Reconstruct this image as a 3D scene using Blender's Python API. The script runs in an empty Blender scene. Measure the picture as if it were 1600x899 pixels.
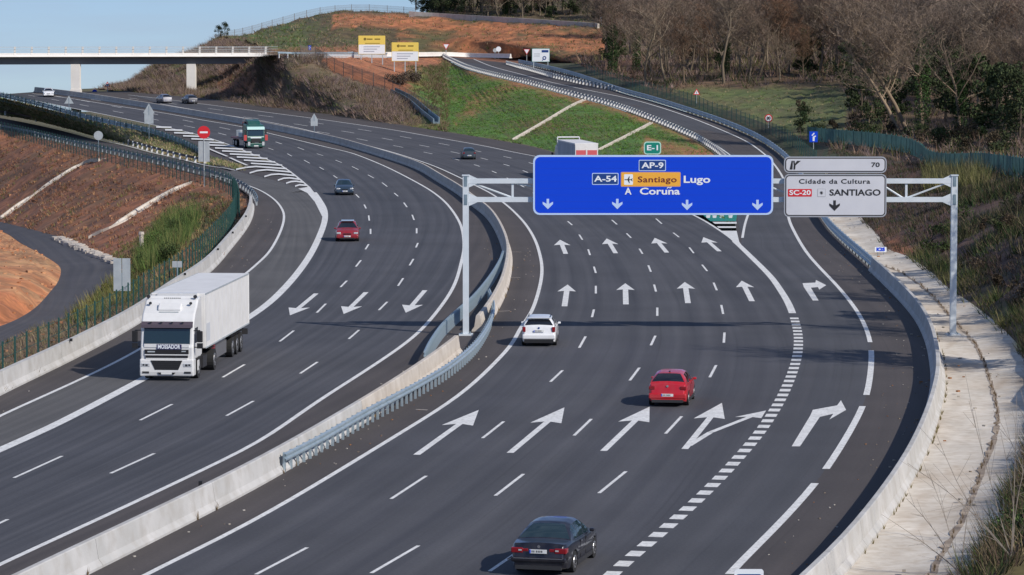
import bpy, math, random
import numpy as np
from mathutils import Vector, noise as mnoise
rnd = random.Random(7)
R = math.radians
S = bpy.context.scene
COL = S.collection

# ---------------------------------------------------------------- camera
F_PX, CAM_H, PITCH = 5200.0, 16.1, math.atan(398.5/5200.0)
cam_data = bpy.data.cameras.new('camera')
cam = bpy.data.objects.new('camera', cam_data); COL.objects.link(cam)
cam.location = (0, 0, CAM_H)
cam.rotation_euler = (math.pi/2 - PITCH, 0, 0)
cam_data.sensor_fit = 'HORIZONTAL'; cam_data.sensor_width = 36.0
cam_data.lens = F_PX/1600.0*36.0
cam_data.clip_start = 1.0; cam_data.clip_end = 30000
S.camera = cam

# ---------------------------------------------------------------- world and sun
SUN_EL = R(35)
SUN_VEC = Vector((9.6, -8.0, 0)).normalized()          # towards the sun, in plan
world = bpy.data.worlds.new('World'); S.world = world; world.use_nodes = True
wt = world.node_tree; wt.nodes.clear()
w_out = wt.nodes.new('ShaderNodeOutputWorld'); w_bg = wt.nodes.new('ShaderNodeBackground')
w_sky = wt.nodes.new('ShaderNodeTexSky'); w_sky.sky_type = 'NISHITA'; w_sky.sun_disc = False
w_sky.sun_elevation = SUN_EL
w_sky.sun_rotation = math.atan2(SUN_VEC.x, SUN_VEC.y)
w_sky.air_density = 1.0; w_sky.dust_density = 0.15; w_sky.ozone_density = 2.0; w_sky.altitude = 300
w_tc = wt.nodes.new('ShaderNodeTexCoord')
w_sep = wt.nodes.new('ShaderNodeSeparateXYZ'); w_cmb = wt.nodes.new('ShaderNodeCombineXYZ')
w_add = wt.nodes.new('ShaderNodeMath'); w_add.operation = 'ADD'; w_add.inputs[1].default_value = 0.05
w_max = wt.nodes.new('ShaderNodeMath'); w_max.operation = 'MAXIMUM'; w_max.inputs[1].default_value = 0.03
L = wt.links.new
L(w_tc.outputs['Generated'], w_sep.inputs[0])
L(w_sep.outputs[0], w_cmb.inputs[0]); L(w_sep.outputs[1], w_cmb.inputs[1])
L(w_sep.outputs[2], w_add.inputs[0]); L(w_add.outputs[0], w_max.inputs[0]); L(w_max.outputs[0], w_cmb.inputs[2])
L(w_cmb.outputs[0], w_sky.inputs[0])
# thin high cloud over the blue
w_noise = wt.nodes.new('ShaderNodeTexNoise'); w_noise.inputs['Scale'].default_value = 9; w_noise.inputs['Detail'].default_value = 6
w_map = wt.nodes.new('ShaderNodeMapping'); w_map.inputs['Scale'].default_value = (1.0, 1.0, 9.0)
w_ramp = wt.nodes.new('ShaderNodeMapRange'); w_ramp.inputs[1].default_value = 0.40; w_ramp.inputs[2].default_value = 0.72
w_ramp.inputs[3].default_value = 0.0; w_ramp.inputs[4].default_value = 0.75
w_mix = wt.nodes.new('ShaderNodeMix'); w_mix.data_type = 'RGBA'
w_mix.inputs[7].default_value = (4.7, 5.9, 7.6, 1)
L(w_tc.outputs['Generated'], w_map.inputs[0]); L(w_map.outputs[0], w_noise.inputs[0])
L(w_noise.outputs[0], w_ramp.inputs[0]); L(w_ramp.outputs[0], w_mix.inputs[0])
w_tint = wt.nodes.new('ShaderNodeMix'); w_tint.data_type = 'RGBA'; w_tint.blend_type = 'MULTIPLY'
w_tint.inputs[0].default_value = 1.0; w_tint.inputs[7].default_value = (0.74, 0.86, 1.20, 1)
L(w_sky.outputs[0], w_tint.inputs[6]); L(w_tint.outputs[2], w_mix.inputs[6])
L(w_mix.outputs[2], w_bg.inputs[0]); L(w_bg.outputs[0], w_out.inputs[0])
w_bg.inputs[1].default_value = 0.085

sun_d = bpy.data.lights.new('sun', 'SUN'); sun_o = bpy.data.objects.new('sun', sun_d); COL.objects.link(sun_o)
sun_d.energy = 4.2; sun_d.angle = R(0.55); sun_d.color = (1.0, 0.935, 0.85)
sd = Vector((SUN_VEC.x*math.cos(SUN_EL), SUN_VEC.y*math.cos(SUN_EL), math.sin(SUN_EL)))
sun_o.rotation_euler = sd.to_track_quat('Z', 'Y').to_euler()
sun_o.location = (0, 0, 200)
S.view_settings.view_transform = 'Standard'; S.view_settings.look = 'None'
S.view_settings.exposure = 0.0; S.view_settings.gamma = 1.0

# ---------------------------------------------------------------- measuring: from a photo pixel to a place in the world
CP, SP = math.cos(PITCH), math.sin(PITCH)
def ray(px, py):
    x = (px-800)/F_PX; y = (449.5-py)/F_PX
    return (x, CP + y*SP, -SP + y*CP)
def PD(px, py, D):
    d = ray(px, py); t = D/d[1]
    return Vector((d[0]*t, D, CAM_H + d[2]*t))
GY = [0, 380, 420, 450, 480, 510, 540, 560, 580, 600, 620, 650, 700, 900, 1500, 6000]
GZ = [0, 0, .2, .65, 1.5, 2.8, 4.3, 5.0, 5.4, 5.6, 5.55, 5.1, 3.2, -9, -40, -200]
_gy = np.arange(0, 6001, 2.0); _gz = np.interp(_gy, GY, GZ)
_k = np.ones(15)/15; _gz[20:-20] = np.convolve(_gz, _k, 'same')[20:-20]
def g(Y): return float(np.interp(Y, _gy, _gz))
def PZ(px, py, z=0.0):
    d = ray(px, py); t = (z-CAM_H)/d[2]
    return Vector((d[0]*t, d[1]*t, z))
def PG(px, py):                                        # on the motorway surface
    d = ray(px, py); sl = d[2]/d[1]
    lo, hi = 20.0, 640.0
    if CAM_H + sl*hi > g(hi): Y = hi
    else:
        for _ in range(40):
            m = (lo+hi)/2
            if CAM_H + sl*m > g(m): lo = m
            else: hi = m
        Y = lo
    return Vector((d[0]/d[1]*Y, Y, g(Y)))
RY = [80, 88, 98, 107, 120, 130, 146, 160, 180, 198, 220, 240, 270, 300, 345, 400, 500]
RD = [760, 720, 680, 640, 600, 577, 545, 522, 490, 468, 442, 418, 381, 336, 285, 240, 186.5]
def PR(px, py):                                        # on the climbing exit ramp
    if py > 300: return PZ(px, py, 0)
    return PD(px, py, float(np.interp(py, RY, RD)))
def PS(px, py):                                        # on the left slip road (lower than the motorway far out)
    D0 = PZ(px, py, 0)[1]
    t = min(1, max(0, (340-px)/340.0)) * min(1, max(0, (300-py)/25.0))
    D = D0*(1-t) + t*float(np.interp(py, [140, 185, 206, 250, 300], [600, 560, 548, 430, 345]))
    return PD(px, py, D)
def proj(v):                                           # world point back to a photo pixel
    x, y, z = v[0], v[1], v[2]-CAM_H
    d = y*CP - z*SP; u = y*SP + z*CP
    return 800+F_PX*x/d, 449.5-F_PX*u/d

def cat(pts, n=8):
    P = [tuple(map(float, p)) for p in pts]
    if len(P) < 3: 
        return [tuple(P[0][k]+(P[1][k]-P[0][k])*i/n for k in range(len(P[0]))) for i in range(n+1)]
    out = []
    for i in range(len(P)-1):
        p0 = P[i-1] if i > 0 else tuple(2*a-b for a, b in zip(P[0], P[1]))
        p1, p2 = P[i], P[i+1]
        p3 = P[i+2] if i+2 < len(P) else tuple(2*a-b for a, b in zip(P[-1], P[-2]))
        for j in range(n):
            t = j/n
            out.append(tuple(0.5*((2*b)+(c-a)*t+(2*a-5*b+4*c-d)*t*t+(3*b-a-3*c+d)*t**3) for a, b, c, d in zip(p0, p1, p2, p3)))
    out.append(P[-1]); return out
def line(pts, f, n=10): return [f(*p) for p in cat(pts, n)]
def arclen(W):
    a = [0.0]
    for i in range(1, len(W)): a.append(a[-1]+(W[i]-W[i-1]).length)
    return a
def resample(W, step=None, n=None, smooth=0):
    a = arclen(W); A = np.array([[v.x, v.y, v.z] for v in W])
    if n is None: n = max(2, int(round(a[-1]/step))+1)
    s = np.linspace(0, a[-1], n)
    B = np.stack([np.interp(s, a, A[:, k]) for k in range(3)], 1)
    for _ in range(smooth):
        C = B.copy(); C[1:-1] = (B[:-2]+2*B[1:-1]+B[2:])/4; B = C
    return [Vector(b) for b in B]
def offs(W, d):                                        # parallel line, d metres to the right of travel
    out = []
    for i, v in enumerate(W):
        t = (W[min(i+1, len(W)-1)]-W[max(i-1, 0)]); t.z = 0; t.normalize()
        out.append(v + Vector((t.y, -t.x, 0))*d)
    return out
def cut(W, s0, s1):
    a = arclen(W); s1 = min(s1, a[-1]); out = []
    A = np.array([[v.x, v.y, v.z] for v in W])
    ss = [s0]+[x for x in a if s0 < x < s1]+[s1]
    B = np.stack([np.interp(ss, a, A[:, k]) for k in range(3)], 1)
    return [Vector(b) for b in B]
def lift(k, Y): return k*(0.004 + 0.022*min(1, max(0, (Y-330)/60)))

# ---------------------------------------------------------------- objects
def tag(o, label=None, cat_=None, group=None, kind=None):
    if label: o['label'] = label
    if cat_: o['category'] = cat_
    if group: o['group'] = group
    if kind: o['kind'] = kind
    return o
def thing(name, label, cat_, loc=(0, 0, 0), rz=0.0, group=None, rot=None):
    o = bpy.data.objects.new(name, None); COL.objects.link(o)
    o.location = loc; o.rotation_euler = rot if rot else (0, 0, rz); o.empty_display_size = 0.3
    return tag(o, label, cat_, group)
def copy_tree(o, parent=None):
    c = o.copy(); COL.objects.link(c); c.parent = parent
    for ch in list(o.children): copy_tree(ch, c)
    return c
class MB:
    def __init__(s): s.v = []; s.f = []; s.uv = []; s.col = []; s.sm = False
    def quad(s, a, b, c, d, uv=None):
        i = len(s.v); s.v += [tuple(a), tuple(b), tuple(c), tuple(d)]; s.f.append((i, i+1, i+2, i+3))
        if uv: s.uv += uv
        return s
    def poly(s, pts):
        i = len(s.v); s.v += [tuple(p) for p in pts]; s.f.append(tuple(range(i, i+len(pts)))); return s
    def prism(s, pts, d):
        """closed outline pts extruded by vector d"""
        d = Vector(d); n = len(pts); i = len(s.v)
        s.v += [tuple(p) for p in pts] + [tuple(Vector(p)+d) for p in pts]
        s.f.append(tuple(range(i+n-1, i-1, -1))); s.f.append(tuple(range(i+n, i+2*n)))
        for k in range(n):
            j = (k+1) % n; s.f.append((i+k, i+j, i+n+j, i+n+k))
        return s
    def box(s, c, size, rz=0.0):
        cx, cy, cz = c; sx, sy, sz = size[0]/2, size[1]/2, size[2]/2
        cr, sr = math.cos(rz), math.sin(rz); i = len(s.v)
        for x, y, z in ((-1,-1,-1),(1,-1,-1),(1,1,-1),(-1,1,-1),(-1,-1,1),(1,-1,1),(1,1,1),(-1,1,1)):
            X, Y = x*sx, y*sy
            s.v.append((cx+X*cr-Y*sr, cy+X*sr+Y*cr, cz+z*sz))
        for q in ((0,3,2,1),(4,5,6,7),(0,1,5,4),(1,2,6,5),(2,3,7,6),(3,0,4,7)): s.f.append(tuple(i+k for k in q))
        return s
    def cyl(s, a, b, r0, r1=None, n=8, cap=True):
        a = Vector(a); b = Vector(b); r1 = r0 if r1 is None else r1
        t = (b-a).normalized(); u = t.orthogonal().normalized(); w = t.cross(u); i = len(s.v)
        for p, r in ((a, r0), (b, r1)):
            for k in range(n):
                an = 2*math.pi*k/n; s.v.append(tuple(p+u*(r*math.cos(an))+w*(r*math.sin(an))))
        for k in range(n):
            j = (k+1) % n; s.f.append((i+k, i+j, i+n+j, i+n+k))
        if cap: s.f.append(tuple(range(i+n-1, i-1, -1))); s.f.append(tuple(range(i+n, i+2*n)))
        return s
    def grid(s, rows, uvs=None):
        n = len(rows[0]); i = len(s.v)
        for r in rows: s.v += [tuple(p) for p in r]
        for a in range(len(rows)-1):
            for b in range(n-1):
                q = (i+a*n+b, i+a*n+b+1, i+(a+1)*n+b+1, i+(a+1)*n+b); s.f.append(q)
                if uvs: s.uv += [uvs[a][b], uvs[a][b+1], uvs[a+1][b+1], uvs[a+1][b]]
        return s
    def build(s, name, mat, parent=None, world=False, smooth=False, label=None, cat_=None, group=None, kind=None, cols=None):
        me = bpy.data.meshes.new(name)
        v = s.v
        if world and parent is not None:
            l = parent.location; v = [(a-l[0], b-l[1], c-l[2]) for a, b, c in v]
        me.from_pydata(v, [], s.f)
        if s.uv and len(s.uv) == sum(len(f) for f in s.f):
            ul = me.uv_layers.new(name='uv'); ul.data.foreach_set('uv', [c for p in s.uv for c in p])
        if cols is None and s.col: cols = s.col
        if cols is not None:
            at = me.color_attributes.new('tone', 'FLOAT_COLOR', 'POINT'); at.data.foreach_set('color', [c for p in cols for c in (p[0], p[1], p[2], 1.0)])
        me.materials.append(mat)
        if smooth: me.shade_smooth()
        me.update()
        o = bpy.data.objects.new(name, me); COL.objects.link(o)
        if parent is not None: o.parent = parent
        return tag(o, label, cat_, group, kind)

# ---------------------------------------------------------------- materials
def newmat(name, color, rough=0.8, metal=0.0, spec=None):
    m = bpy.data.materials.new(name); m.use_nodes = True
    b = m.node_tree.nodes['Principled BSDF']
    b.inputs['Base Color'].default_value = (*color, 1); b.inputs['Roughness'].default_value = rough
    b.inputs['Metallic'].default_value = metal
    if spec is not None: b.inputs['Specular IOR Level'].default_value = spec
    return m
def nodes(m): return m.node_tree, m.node_tree.nodes['Principled BSDF']
def N(t, kind, **kw):
    n = t.nodes.new(kind)
    for k, v in kw.items(): setattr(n, k, v)
    return n
def noisemat(name, c1, c2, scale, rough=0.9, detail=6, c3=None, scale2=None, coord='Object', stretch=None, bump=0.0, bscale=None, lo=0.35, hi=0.65, metal=0.0, vcol=False, mix3=0.5, lo3=0.45, hi3=0.7):
    m = newmat(name, c1, rough, metal); t, b = nodes(m); L = t.links.new
    tc = N(t, 'ShaderNodeTexCoord'); src = tc.outputs[coord]
    if stretch:
        mp = N(t, 'ShaderNodeMapping'); mp.inputs['Scale'].default_value = stretch; L(src, mp.inputs[0]); src = mp.outputs[0]
    n1 = N(t, 'ShaderNodeTexNoise'); n1.inputs['Scale'].default_value = scale; n1.inputs['Detail'].default_value = detail; L(src, n1.inputs[0])
    mr = N(t, 'ShaderNodeMapRange'); mr.inputs[1].default_value = lo; mr.inputs[2].default_value = hi; L(n1.outputs[0], mr.inputs[0])
    mx = N(t, 'ShaderNodeMix', data_type='RGBA'); mx.inputs[6].default_value = (*c1, 1); mx.inputs[7].default_value = (*c2, 1); L(mr.outputs[0], mx.inputs[0])
    out = mx.outputs[2]
    if c3:
        n2 = N(t, 'ShaderNodeTexNoise'); n2.inputs['Scale'].default_value = scale2; n2.inputs['Detail'].default_value = 5; L(tc.outputs['Object'], n2.inputs[0])
        mr2 = N(t, 'ShaderNodeMapRange'); mr2.inputs[1].default_value = lo3; mr2.inputs[2].default_value = hi3; mr2.inputs[4].default_value = mix3; L(n2.outputs[0], mr2.inputs[0])
        m2 = N(t, 'ShaderNodeMix', data_type='RGBA'); m2.inputs[7].default_value = (*c3, 1); L(mr2.outputs[0], m2.inputs[0]); L(out, m2.inputs[6]); out = m2.outputs[2]
    if vcol:
        at = N(t, 'ShaderNodeAttribute'); at.attribute_name = 'tone'
        m3 = N(t, 'ShaderNodeMix', data_type='RGBA', blend_type='MULTIPLY'); m3.inputs[0].default_value = 1; L(out, m3.inputs[6]); L(at.outputs['Color'], m3.inputs[7]); out = m3.outputs[2]
    L(out, b.inputs['Base Color'])
    if bump:
        nb = N(t, 'ShaderNodeTexNoise'); nb.inputs['Scale'].default_value = bscale or scale*4; nb.inputs['Detail'].default_value = 4; L(tc.outputs['Object'], nb.inputs[0])
        bp = N(t, 'ShaderNodeBump'); bp.inputs['Strength'].default_value = bump; bp.inputs['Distance'].default_value = 0.05; L(nb.outputs[0], bp.inputs['Height']); L(bp.outputs[0], b.inputs['Normal'])
    return m
def asphalt(name, c1, c2, grain=0.15, streak=1.0, patch=None):
    """asphalt: fine grain plus wheel-track streaks that run along v (UV in metres)"""
    m = newmat(name, c1, 0.88); t, b = nodes(m); L = t.links.new
    tc = N(t, 'ShaderNodeTexCoord')
    mp = N(t, 'ShaderNodeMapping'); mp.inputs['Scale'].default_value = (1.1, 0.012, 1); L(tc.outputs['UV'], mp.inputs[0])
    n1 = N(t, 'ShaderNodeTexNoise'); n1.inputs['Scale'].default_value = 1.0; n1.inputs['Detail'].default_value = 5; L(mp.outputs[0], n1.inputs[0])
    mr = N(t, 'ShaderNodeMapRange'); mr.inputs[1].default_value = .3; mr.inputs[2].default_value = .7; L(n1.outputs[0], mr.inputs[0])
    mx = N(t, 'ShaderNodeMix', data_type='RGBA'); mx.inputs[6].default_value = (*c1, 1); mx.inputs[7].default_value = (*c2, 1); L(mr.outputs[0], mx.inputs[0])
    n2 = N(t, 'ShaderNodeTexNoise'); n2.inputs['Scale'].default_value = 9.0; n2.inputs['Detail'].default_value = 8; L(tc.outputs['Object'], n2.inputs[0])
    m2 = N(t, 'ShaderNodeMapRange'); m2.inputs[1].default_value = .25; m2.inputs[2].default_value = .75; m2.inputs[3].default_value = 1-grain; m2.inputs[4].default_value = 1+grain; L(n2.outputs[0], m2.inputs[0])
    n3 = N(t, 'ShaderNodeTexNoise'); n3.inputs['Scale'].default_value = 0.12; n3.inputs['Detail'].default_value = 4; L(tc.outputs['Object'], n3.inputs[0])
    m3 = N(t, 'ShaderNodeMapRange'); m3.inputs[1].default_value = .3; m3.inputs[2].default_value = .7; m3.inputs[3].default_value = .86; m3.inputs[4].default_value = 1.13; L(n3.outputs[0], m3.inputs[0])
    mu = N(t, 'ShaderNodeMath', operation='MULTIPLY'); L(m2.outputs[0], mu.inputs[0]); L(m3.outputs[0], mu.inputs[1])
    # narrow dark seams and oil lines
    mp4 = N(t, 'ShaderNodeMapping'); mp4.inputs['Scale'].default_value = (4.2, 0.02, 1); L(tc.outputs['UV'], mp4.inputs[0])
    n4 = N(t, 'ShaderNodeTexNoise'); n4.inputs['Scale'].default_value = 1.0; n4.inputs['Detail'].default_value = 2; L(mp4.outputs[0], n4.inputs[0])
    m4 = N(t, 'ShaderNodeMapRange'); m4.inputs[1].default_value = .60; m4.inputs[2].default_value = .72; m4.inputs[3].default_value = 1.0; m4.inputs[4].default_value = 0.86; L(n4.outputs[0], m4.inputs[0])
    mu2 = N(t, 'ShaderNodeMath', operation='MULTIPLY'); L(mu.outputs[0], mu2.inputs[0]); L(m4.outputs[0], mu2.inputs[1])
    sp = N(t, 'ShaderNodeSeparateXYZ'); L(tc.outputs['UV'], sp.inputs[0])       # wheel tracks, two to a lane
    a1 = N(t, 'ShaderNodeMath', operation='MULTIPLY'); a1.inputs[1].default_value = 2*math.pi/1.84; L(sp.outputs[0], a1.inputs[0])
    a2 = N(t, 'ShaderNodeMath', operation='COSINE'); L(a1.outputs[0], a2.inputs[0])
    a3 = N(t, 'ShaderNodeMapRange'); a3.inputs[1].default_value = -1; a3.inputs[2].default_value = 1; a3.inputs[3].default_value = 1-.05*streak; a3.inputs[4].default_value = 1+.05*streak; L(a2.outputs[0], a3.inputs[0])
    mu3 = N(t, 'ShaderNodeMath', operation='MULTIPLY'); L(mu2.outputs[0], mu3.inputs[0]); L(a3.outputs[0], mu3.inputs[1]); mu2 = mu3
    n5 = N(t, 'ShaderNodeTexNoise'); n5.inputs['Scale'].default_value = 60.0; n5.inputs['Detail'].default_value = 2; L(tc.outputs['Object'], n5.inputs[0])
    m5 = N(t, 'ShaderNodeMapRange'); m5.inputs[1].default_value = .3; m5.inputs[2].default_value = .7; m5.inputs[3].default_value = .86; m5.inputs[4].default_value = 1.14; L(n5.outputs[0], m5.inputs[0])
    mu4 = N(t, 'ShaderNodeMath', operation='MULTIPLY'); L(mu2.outputs[0], mu4.inputs[0]); L(m5.outputs[0], mu4.inputs[1]); mu2 = mu4
    vm = N(t, 'ShaderNodeVectorMath', operation='SCALE'); L(mx.outputs[2], vm.inputs[0]); L(mu2.outputs[0], vm.inputs['Scale'])
    L(vm.outputs[0], b.inputs['Base Color'])
    bp = N(t, 'ShaderNodeBump'); bp.inputs['Strength'].default_value = .25; bp.inputs['Distance'].default_value = .01; L(n2.outputs[0], bp.inputs['Height']); L(bp.outputs[0], b.inputs['Normal'])
    return m
M = {}
M['shoulder'] = asphalt('shoulder_asphalt', (.056, .048, .047), (.076, .065, .062))
M['lane'] = asphalt('lane_asphalt', (.043, .045, .054), (.076, .076, .085))
M['lane_r'] = asphalt('lane_asphalt_new', (.045, .046, .055), (.079, .079, .087))
M['slip'] = asphalt('slip_asphalt', (.078, .076, .076), (.108, .104, .101))
M['ramp'] = asphalt('ramp_asphalt', (.051, .053, .061), (.075, .075, .083))
M['service'] = asphalt('service_asphalt', (.050, .050, .060), (.080, .076, .080), grain=.2)
M['paint'] = noisemat('road_paint', (.66, .66, .64), (.80, .80, .78), 1.5, .7, lo=.3, hi=.6, c3=(.36, .35, .34), scale2=7, mix3=.55, lo3=.46, hi3=.68)
M['concrete'] = noisemat('barrier_concrete', (.44, .435, .42), (.54, .53, .515), .5, .9, c3=(.36, .335, .30), scale2=1.4, bump=.2, bscale=12, mix3=.55)
M['concrete_tan'] = noisemat('dusty_concrete', (.49, .44, .385), (.58, .53, .47), .6, .9, c3=(.40, .34, .28), scale2=1.5, bump=.2, bscale=12)
M['apron'] = noisemat('apron_concrete', (.56, .50, .42), (.66, .61, .54), .35, .95, c3=(.40, .32, .23), scale2=.5, bump=.25, bscale=3, mix3=.7)
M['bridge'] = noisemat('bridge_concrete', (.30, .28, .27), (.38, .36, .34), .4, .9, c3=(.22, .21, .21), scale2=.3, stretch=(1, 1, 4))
M['whitecon'] = noisemat('pale_concrete', (.72, .69, .64), (.80, .77, .72), .4, .85)
M['galv'] = noisemat('galvanised_steel', (.36, .46, .52), (.50, .59, .64), 2.5, .45, metal=.55, lo=.3, hi=.7)
M['galv_dull'] = noisemat('dull_galvanised_steel', (.20, .28, .33), (.28, .36, .41), 2.0, .5, metal=.5)
M['rustrail'] = newmat('weathered_rail', (.16, .12, .10), .7)
M['gantry'] = noisemat('gantry_steel', (.60, .66, .70), (.68, .73, .77), 1.2, .5, metal=.15)
M['postwhite'] = newmat('white_post', (.72, .72, .70), .7)
M['postgrey'] = newmat('grey_post', (.42, .46, .48), .5, .4)
M['signback'] = noisemat('sign_back_aluminium', (.42, .46, .48), (.52, .56, .57), 1.5, .5, metal=.3)
M['fence'] = newmat('green_fence', (.015, .07, .062), .6)
M['fence_brown'] = newmat('rusty_wire', (.15, .125, .105), .7)
M['fence2'] = noisemat('green_slat_fence', (.03, .10, .09), (.05, .15, .14), 1.0, .6)
M['black'] = newmat('black', (.012, .012, .014), .6)
M['dark'] = newmat('dark_plastic', (.03, .03, .033), .6)
M['blue'] = newmat('sign_blue', (.0, .055, .64), .65, 0, .25)
M['navy'] = newmat('sign_navy', (.01, .05, .22), .45)
M['white'] = newmat('sign_white', (.80, .84, .88), .5)
M['signgrey'] = noisemat('sign_pale_grey', (.56, .57, .62), (.62, .63, .67), .6, .5)
M['green'] = newmat('sign_green', (.0, .22, .16), .5)
M['orange'] = newmat('sign_orange', (.86, .42, .045), .5)
M['maroon'] = newmat('sign_maroon', (.16, .02, .02), .5)
M['red'] = newmat('sign_red', (.62, .02, .03), .5)
M['yellow'] = newmat('sign_yellow', (.80, .60, .12), .5)
M['mark_black'] = newmat('sign_black', (.02, .02, .022), .5)
# ================================================================= roads
def ribbon(name, A, B, mat, step=4.0, m=4, k=0, parent=None, kind='structure', flip=False, **kw):
    n = max(3, int(max(arclen(A)[-1], arclen(B)[-1])/step))
    A = resample(A, n=n); B = resample(B, n=n)
    rows, uvs = [], []; s = 0.0; prev = None
    for a, b in zip(A, B):
        mid = (a+b)/2
        if prev is not None: s += (mid-prev).length
        prev = mid; w = (b-a).length
        r, u = [], []
        for j in range(m+1):
            t = j/m; p = a.lerp(b, t)
            if k is not None:
                zz = g(p.y) if kw.get('onroad', True) else p.z
                p = Vector((p.x, p.y, zz + lift(k, p.y)))
            r.append(p); u.append((w*t, s))
        rows.append(r); uvs.append(u)
    mb = MB().grid(rows, uvs)
    o = mb.build(name, mat, parent=parent, kind=kind)
    me = o.data                                             # make sure faces look up
    if me.polygons and sum(p.normal.z for p in me.polygons) < 0: me.flip_normals()
    return o
def stripe(mb, W, w, k=2, onroad=True, step=3.0, m=1):
    W = resample(W, step=min(step, max(.5, arclen(W)[-1]/2)))
    l, r = offs(W, -w/2), offs(W, w/2)
    def fix(p): return Vector((p.x, p.y, (g(p.y) if onroad else p.z)+lift(k, p.y)))
    for i in range(len(W)-1):
        mb.quad(fix(l[i]), fix(r[i]), fix(r[i+1]), fix(l[i+1]))
    return mb

# --- traced lines (photo pixels, projected to the ground)
median_c = [(-90, 1005), (0, 958), (125, 896), (262, 828), (400, 757), (500, 697), (590, 641), (670, 586), (726, 541), (758, 505), (783, 460), (792, 425), (793, 397), (782, 366), (765, 340), (742, 322), (718, 303), (687, 284), (655, 265), (600, 246), (560, 234), (525, 224), (460, 210), (380, 194), (280, 177), (200, 164), (150, 156), (100, 149), (55, 144)]
MED = resample(line(median_c, PG, 8), step=3.0, smooth=6)
slip_out = [(-80, 662), (0, 618), (110, 565), (217, 507), (265, 471), (327, 428), (362, 389), (388, 355), (397, 332), (395, 314), (378, 297), (356, 286), (330, 277), (300, 270), (252, 258), (202, 247), (135, 232), (90, 222), (36, 209), (0, 202), (-60, 192)]
SO = resample(line(slip_out, PS, 8), step=3.0, smooth=4)
main_l = [(-90, 745), (0, 702), (65, 675), (200, 605), (300, 550), (400, 489), (445, 450), (482, 403), (504, 357), (508, 332), (500, 314), (484, 294), (440, 260), (400, 244), (376, 234), (350, 224), (312, 212), (280, 204), (240, 196), (180, 183), (120, 171), (60, 159), (0, 148)]
ML = resample(line(main_l, PG, 8), step=3.0, smooth=3)
slip_in_far = [(508, 345), (498, 318), (484, 300), (460, 291), (420, 279), (370, 268), (340, 261), (300, 253), (240, 240), (195, 228), (150, 218), (105, 206), (45, 192), (0, 184), (-60, 174)]
main_r = [(-90, 925), (0, 882), (200, 790), (400, 694), (430, 674), (500, 625), (575, 577), (640, 532), (675, 497), (708, 450), (722, 405), (725, 382), (720, 352), (702, 323), (680, 303), (650, 285), (600, 260), (550, 240), (520, 233), (450, 216), (420, 209), (380, 199), (320, 189), (260, 178), (200, 169), (150, 161), (100, 153), (50, 147)]
MR = resample(line(main_r, PG, 8), step=3.0, smooth=3)
rl = [(100, 966), (225, 899), (400, 812), (632, 673), (725, 612), (797, 542), (811, 515), (830, 489), (843, 450), (847, 420), (842, 392), (834, 371), (820, 349), (800, 328), (783, 314), (768, 303), (736, 287), (718, 278), (680, 261), (640, 247), (600, 235), (550, 222), (480, 204), (412, 190), (330, 177), (250, 163)]
RLn = resample(line(rl, PG, 8), step=3.0, smooth=3)
rr = [(880, 975), (940, 912), (962, 889), (1020, 844), (1052, 816), (1081, 790), (1119, 754), (1150, 720), (1184, 681), (1210, 642), (1225, 615), (1237, 586), (1245, 562), (1248, 540), (1247, 520), (1241, 497), (1231, 472), (1217, 450), (1205, 433), (1175, 403), (1145, 375), (1115, 354), (1085, 337), (1000, 297), (920, 267), (850, 248), (800, 238), (752, 228), (662, 212), (617, 204), (562, 196), (500, 187), (400, 174), (330, 165), (260, 156), (200, 149)]
RRn = resample(line(rr, PG, 8), step=3.0, smooth=3)
rr_out = [(1085, 332), (1040, 305), (985, 281), (930, 259), (870, 240), (830, 229), (775, 219), (700, 207), (617, 194), (562, 186), (500, 177), (400, 165), (330, 155), (260, 149), (200, 143)]
RO = resample(line(rr_out, PG, 8), step=3.0, smooth=3)
bar_r = [(1240, 960), (1305, 897), (1352, 840), (1388, 790), (1418, 742), (1445, 683), (1460, 635), (1466, 600), (1463, 568), (1455, 533), (1434, 494), (1391, 448), (1352, 412), (1318, 382), (1292, 355), (1272, 322), (1262, 300), (1247, 273), (1222, 245), (1182, 218), (1132, 196), (1080, 178), (1020, 159), (970, 145), (900, 121), (845, 107), (810, 100)]
BR = resample(line(bar_r, PR, 8), step=3.0, smooth=3)
ramp_l = [(1160, 372), (1153, 345), (1149, 300), (1142, 268), (1130, 247), (1095, 222), (1068, 209), (1020, 189), (960, 167), (890, 149), (830, 133), (744, 112), (705, 96), (692, 89)]
RPL = resample(line(ramp_l, PR, 8), step=3.0, smooth=3)
exit_r = [(1075, 975), (1136, 899), (1200, 837), (1275, 755), (1320, 688), (1349, 634), (1358, 600), (1362, 560), (1360, 535), (1352, 510), (1337, 483), (1310, 449), (1287, 425), (1262, 397), (1243, 366), (1232, 340), (1231, 310), (1224, 280), (1209, 257), (1197, 244), (1170, 224), (1132, 206), (1080, 185), (1020, 165), (970, 152), (920, 142), (860, 129), (815, 117), (770, 105), (740, 93)]
XR = resample(line(exit_r, PR, 8), step=3.0, smooth=3)

def hug(W, z): return [Vector((v.x, v.y, z)) for v in W]
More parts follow.
